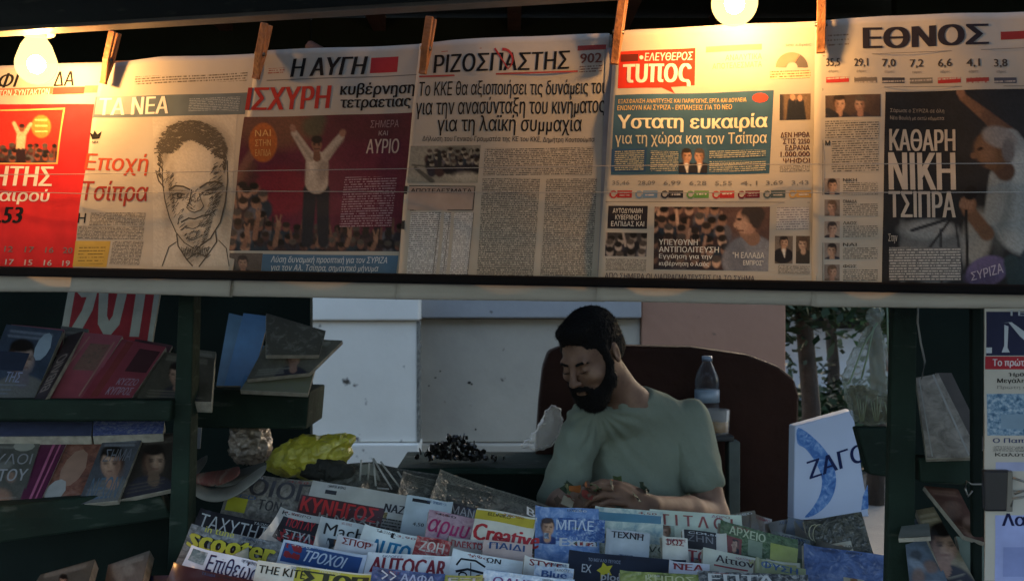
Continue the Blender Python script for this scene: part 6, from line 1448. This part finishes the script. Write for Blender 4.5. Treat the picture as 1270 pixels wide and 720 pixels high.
for i, (q, c, lab) in enumerate((
    ([(168, 420), (214, 428), (176, 495), (140, 495)], '4a3438', 'thin plum magazine behind the dark red one on the upper rack'),
    ([(76, 404), (110, 408), (86, 495), (60, 495)], '4c4c48', 'thin pale-edged grey magazine left of the dull red paperback'),
    ([(232, 432), (268, 436), (262, 496), (226, 496)], '55544c', 'grey magazine end at the far right of the upper rack'))):
    leaner(lab, q, 2.06, 2.19, ink(c), .008, None, group=GR, pic=(c, 60 + i, '7c7870'))
for i, (q, c, lab) in enumerate((
    ([(36, 548), (60, 548), (34, 632), (8, 634)], '6c6a66', 'thin pale-spined magazine beside the purple-pink striped one'),
    ([(160, 536), (190, 536), (160, 618), (132, 621)], '3c3834', 'thin brown magazine behind the grey-lilac one on the lower rack'))):
    leaner(lab, q, 2.04, 2.16, photo_mat('thin_cover_b%d' % i, [c, c, '7e7a74'], .5, .3, seed=i + 70), .008, None, group=GR)
# 901 sign
Sg = Surf(P(95, 350, 2.5), P(200, 350, 2.5), P(88, 430, 2.46))
sg = thing('number_sign', 'tall red and white board reading 901 behind the upper rack', 'sign', P(135, 440, 2.48))
qs = [(88, 340), (202, 340), (186, 440), (70, 440)]; f_ = [Sg.hit(x, y, 0) for x, y in qs]
hexa('board', f_ + [p - Sg.n * .01 for p in f_], ink('8c8c80'), sg, .001)
patch('red_field', Sg, [(96, 345), (194, 345), (181, 436), (80, 436)], ink('7c2226'), sg, 1)
text('number', '901', Sg, [(96, 304), (190, 304), (172, 419), (82, 416)], ink('8c8c80'), sg, 2, .045)
# middle tray books
for i, (q, c, lab, nm) in enumerate((
    ([(284, 388), (302, 392), (292, 478), (268, 478)], '3c6078', 'thin grey-blue book at the left of the middle shelf', 'book'),
    ([(302, 388), (334, 392), (312, 478), (278, 478)], '2c5c84', 'bright blue book standing on the middle shelf', 'book'),
    ([(316, 424), (332, 430), (326, 482), (298, 482)], '4c7ca4', 'light blue booklet in front of the bright blue book', 'booklet'),
    ([(330, 388), (404, 410), (396, 440), (330, 440)], '45433a', 'brown magazine with a dog-eared top behind the grey pile', 'magazine'),
    ([(334, 418), (425, 422), (384, 462), (306, 470)], '5a584e', 'grey magazine sticking out over the end of the middle shelf', 'magazine'),
    ([(322, 446), (392, 452), (382, 487), (298, 483)], '6a6c58', 'greenish grey magazine lowest on the middle shelf', 'magazine'))):
    leaner(lab, q, 2.36 - i * .012, 2.46 - i * .012, photo_mat('mid_shelf_print_%d' % i, [c, c, '6a6a60' if i > 2 else c], .5, .2, seed=i) if i > 2 else ink(c, .3), .008 + .004 * (i > 2), None, nm, 'book' if nm == 'book' else 'magazine', 'books on the middle shelf', pic=(c, 40 + i, '7a7a70') if i == 4 else None)
# lower rack
def P4(t, S, q):
    text('title', 'ΔΟΥΛΟΙ', S, sub(q, .05, .22, .95, .36), ink('7c7c80'), t, 2, .0); text('title', 'ΠΟΝΤΟΥ', S, sub(q, .05, .42, .95, .58), ink('8c8c90'), t, 2, .02)
    poly('badge', S, [bil(q, .78 + .16 * math.cos(a), .12 + .07 * math.sin(a)) for a in [i * .6 for i in range(10)]], ink('84847c'), t, 2); patch('cover_print', S, sub(q, .1, .68, .6, .95), ink('5c5a3c'), t, 1)
leaner('grey magazine with two pale slanted title lines on the lower rack', [(-32, 540), (52, 542), (24, 634), (-60, 640)], 1.98, 2.12, photo_mat('lr_cover1', ['2e2e2c', '4a4a46', '5c5c58'], .4, .3, seed=5), .012, P4, group=GR, pic=('4a4a46', 5, '6c6c68'))
def P5(t, S, q): strokes('cover_print', S, [([bil(q, .55, 0), bil(q, .45, 1)], 3), ([bil(q, .8, 0), bil(q, .7, 1)], 2)], ink('90506c'), t, 2)
leaner('purple-pink striped magazine leaning on the lower rack', [(52, 544), (84, 546), (46, 630), (20, 633)], 1.99, 2.12, ink('4c1f38', .4), .014, P5, group=GR)
def P6(t, S, q):
    poly('cover_print', S, [bil(q, .5 + .3 * math.cos(a), .4 + .3 * math.sin(a)) for a in [i * .6 for i in range(10)]], ink('84685a'), t, 2); poly('cover_print', S, [bil(q, .3 + .25 * math.cos(a), .75 + .18 * math.sin(a)) for a in [i * .6 for i in range(10)]], ink('8c8c8c'), t, 3)
leaner('magazine with a peach-coloured picture in the middle of the lower rack', [(82, 548), (130, 550), (96, 624), (44, 630)], 2.0, 2.12, photo_mat('lr_cover3', ['3c2a28', '6c4438', '7c5c50'], .5, .3, seed=6), .014, P6, group=GR)
def P7(t, S, q): text('title', 'ΣΗΜΑ', S, sub(q, .2, .2, .9, .38), ink('5c6068'), t, 2, .0); text('title', 'ΝΕΩΝ', S, sub(q, .15, .62, .9, .95), ink('4c5c6c'), t, 2, .0)
leaner('grey-lilac magazine with faint title letters on the lower rack', [(130, 540), (178, 540), (146, 620), (96, 625)], 2.0, 2.12, photo_mat('lr_cover4', ['34343a', '44464c', '505660'], .4, .3, seed=9), .014, P7, group=GR, pic=('44464c', 9, '6c7078'))
leaner('dark brown magazine at the right end of the lower rack', [(178, 538), (224, 536), (212, 606), (148, 619)], 2.02, 2.13, photo_mat('lr_cover5', ['201d1a', '2c2824', '3c3632'], .5, .2, seed=10), .014, None, group=GR, pic=('2c2824', 10, '4c4640', '5c4c40'))
leaner('flat lilac-blue newspaper bundle lying above the lower rack', [(-60, 523), (115, 523), (113, 540), (-60, 541)], 2.1, 2.16, ink('4c5270'), .02, None, 'newspaper_bundle', 'newspaper')
leaner('blue and white patterned paper lying above the lower rack, right part', [(116, 522), (204, 522), (202, 537), (115, 540)], 2.1, 2.16, photo_mat('patterned_print', ['3c4470', '5c68a0', '9ca0ac'], 1.3, .1, seed=12), .02, None, 'newspaper_bundle', 'newspaper')
leaner('pale curling magazine top at the bottom left, left one', [(50, 712), (118, 693), (104, 740), (30, 745)], 1.84, 1.95, photo_mat('bl_cover1', ['3c3c38', '5c5c58'], .4, .2, seed=14), .02, None, group=GR, pic=('54524c', 21, '7c7a74'))
leaner('pale curling magazine top at the bottom left, right one by the post', [(134, 700), (186, 682), (172, 740), (126, 745)], 1.86, 1.97, photo_mat('bl_cover2', ['403c3c', '64605c'], .4, .2, seed=15), .02, None, group=GR, pic=('5a5450', 22, '7c7a74'))
leaner('dark blue magazine edge at the foot of the left post', [(172, 714), (222, 712), (220, 745), (172, 745)], 1.9, 1.95, ink('262a50', .3), .01, None, group=GR)
leaner('small grey card standing just right of the left post', [(236, 530), (250, 530), (248, 556), (236, 556)], 2.2, 2.2, ink('646870'), .004, None, 'card', 'card')
# right side rack
GRR = 'magazines on the right rack'
leaner('pale worn magazine leaning in the upper right rack', [(1136, 468), (1164, 463), (1216, 566), (1150, 568)], 1.70, 1.80, photo_mat('rr_cover1', ['5c564e', '7c756c', '948c82'], .5, .2, seed=16), .012, lambda t, S, q: strokes('cover_print', S, [([bil(q, .12, .02), bil(q, .1, .98)], 1.6), ([bil(q, .75, .0), bil(q, .8, .98)], 2.4)], ink('8c8a86'), t, 2), group=GRR)
leaner('second magazine behind the pale worn one in the upper right rack', [(1160, 462), (1180, 462), (1224, 552), (1210, 566)], 1.74, 1.84, ink('4c4744'), .012, None, group=GRR)
leaner('long tan magazine sloping down in the lower right rack', [(1136, 632), (1158, 628), (1215, 730), (1180, 740)], 1.62, 1.75, photo_mat('rr_cover2', ['6a6252', '8a8068', '9a9078'], .4, .1, seed=18), .016, None, group=GRR, pic=('80765f', 18, 'a8a08c'))
leaner('grey-blue magazine under the long tan one in the lower right rack', [(1120, 648), (1146, 640), (1182, 740), (1130, 740)], 1.63, 1.76, photo_mat('rr_cover3', ['3c4656', '647084', '8890a0'], .4, .2, seed=19), .014, None, group=GRR, pic=('5c6878', 19, '8c98a8'))
leaner('small white booklet on top of the lower right rack', [(1118, 652), (1152, 648), (1154, 664), (1114, 666)], 1.64, 1.72, ink('82857e'), .008, None, group=GRR)
leaner('dark reddish magazine hanging under the right tray', [(1146, 602), (1188, 606), (1222, 672), (1196, 664)], 1.66, 1.74, photo_mat('rr_cover4', ['3a2422', '54382f', '4c4440'], .5, .2, seed=20), .01, None, group=GRR, pic=('4c342c', 20, '6c5448'))
leaner('grey-green magazine end at the right of the lower rack', [(1186, 664), (1222, 676), (1224, 740), (1204, 740)], 1.66, 1.72, ink('5c665c'), .008, None, group=GRR)

# ------------------------------------------------------------------ newspapers hung at the right edge
def hung(label, q, kw=0):
    S = panel_surf(lambda px, py: .012 + .002 * math.sin(py * .05)); c = S.hit(q[3][0], q[3][1], 0)
    t = thing('newspaper', label, 'newspaper', c, 'newspapers hung at the right edge')
    patch('front_page', S, q, M_paper, t, 0); f_ = [S.hit(x, y, -.002) for x, y in q]
    hexa('inner_pages', f_ + [p - NP * .004 for p in f_], M_page, t, .0005)
    return t, S
t, S = hung('newspaper at the right edge with a navy masthead and thin red strip', [(1219, 382), (1340, 382), (1340, 606), (1219, 606)])
patch('masthead_block', S, [(1221, 386), (1340, 386), (1340, 440), (1221, 440)], ink('242640'), t, 1)
poly('masthead', S, [[(1241, 400), (1248, 399), (1262, 416), (1300, 450), (1300, 424), (1270, 412), (1252, 399)], [(1243, 402), (1248, 404), (1247, 430), (1250, 436), (1240, 436), (1243, 428)], [(1221, 430), (1228, 430), (1228, 437), (1221, 437)]], ink('aab0b8'), t, 2)
text('masthead', 'ΤΕΛ', S, [(1246, 384), (1285, 384), (1285, 391), (1246, 391)], ink('9aa0a8'), t, 3)
patch('red_strip', S, [(1220, 441), (1340, 441), (1340, 457), (1220, 457)], ink('962832'), t, 1)
text('strip_text', 'Το πρώτο βήμα', S, [(1229, 444), (1300, 444), (1300, 455), (1229, 455)], ink('c4bcc0'), t, 2, .03)
text('heading', 'Ήρθε η νέα', S, [(1249, 461), (1300, 461), (1300, 467), (1249, 467)], K, t, 2, .03); text('heading', 'Μεγάλη νίκη', S, [(1235, 468), (1290, 468), (1290, 475), (1235, 475)], K, t, 2, .03)
text('heading', 'Πρώτη φορά', S, [(1235, 477), (1290, 477), (1290, 482), (1235, 482)], GREY, t, 2, .0)
patch('photo', S, [(1222, 487), (1340, 487), (1340, 538), (1222, 538)], photo_mat('blue_city_print', ['2c4864', '4c6c88', '7c94a8', 'a4b0bc'], 1.5, distort=.1, seed=70), t, 1)
patch('photo', S, [(1239, 512), (1340, 511), (1340, 530), (1239, 530)], ink('6c8498'), t, 2)
text('heading', 'Ο Παππάς', S, [(1229, 541), (1290, 541), (1290, 548), (1229, 548)], ink('24345c'), t, 2, .02); patch('small_print', S, [(1229, 551), (1330, 551), (1330, 558), (1229, 558)], BTf, t, 1)
text('heading', 'Καλύτερα', S, [(1232, 559), (1290, 559), (1290, 565), (1232, 565)], K, t, 2, .01); patch('block', S, [(1233, 571), (1340, 571), (1340, 582), (1233, 582)], ink('9298b8'), t, 1)
t, S = hung('lower newspaper at the right edge, pale violet page with a big black word', [(1220, 607), (1340, 607), (1340, 800), (1219, 800)])
patch('violet_block', S, [(1232, 636), (1340, 636), (1340, 760), (1232, 760)], ink('8f98c4'), t, 1)
text('heading', 'Λαϊκή', S, [(1240, 633), (1300, 633), (1300, 653), (1240, 653)], ink('14163a'), t, 3, .04)
patch('block_print', S, [(1242, 675), (1340, 675), (1340, 712), (1242, 712)], ink('7c86b4'), t, 2)
# bulldog clip
t = thing('bulldog_clip', 'large black bulldog clip joining the two newspapers at the right edge', 'clip', BASE.hit(1236, 633))
S = panel_surf(back=-.022)
f_ = [S.hit(x, y) for x, y in ((1220, 583), (1253, 583), (1254, 634), (1221, 634))]
hexa('body', f_ + [p - NP * .018 for p in f_], mat('clip_black', '15151a', .35, .2, 30), t, .003)
f_ = [S.hit(x, y, .001) for x, y in ((1250, 584), (1256, 584), (1256, 634), (1248, 634))]
hexa('lip', f_ + [p - NP * .018 for p in f_], mat('clip_steel', '6c6c68', .3, metal=.7), t, .001)
tube('handle', [S.hit(1256, 592), S.hit(1274, 598), S.hit(1276, 606), S.hit(1258, 612)], .0018, mat('clip_steel', '6c6c68', .3), t, 6)
tube('handle', [S.hit(1254, 628), S.hit(1256, 618), S.hit(1280, 614)], .0018, _m['clip_steel'], t, 6)
tube('handle', [S.hit(1218, 600), S.hit(1205, 600), S.hit(1199, 596), S.hit(1197, 606), S.hit(1201, 615), S.hit(1206, 608)], .0016, _m['clip_steel'], t, 6)
for o in list(bpy.data.objects):
    if o.type == 'EMPTY' and not o.children: bpy.data.objects.remove(o)
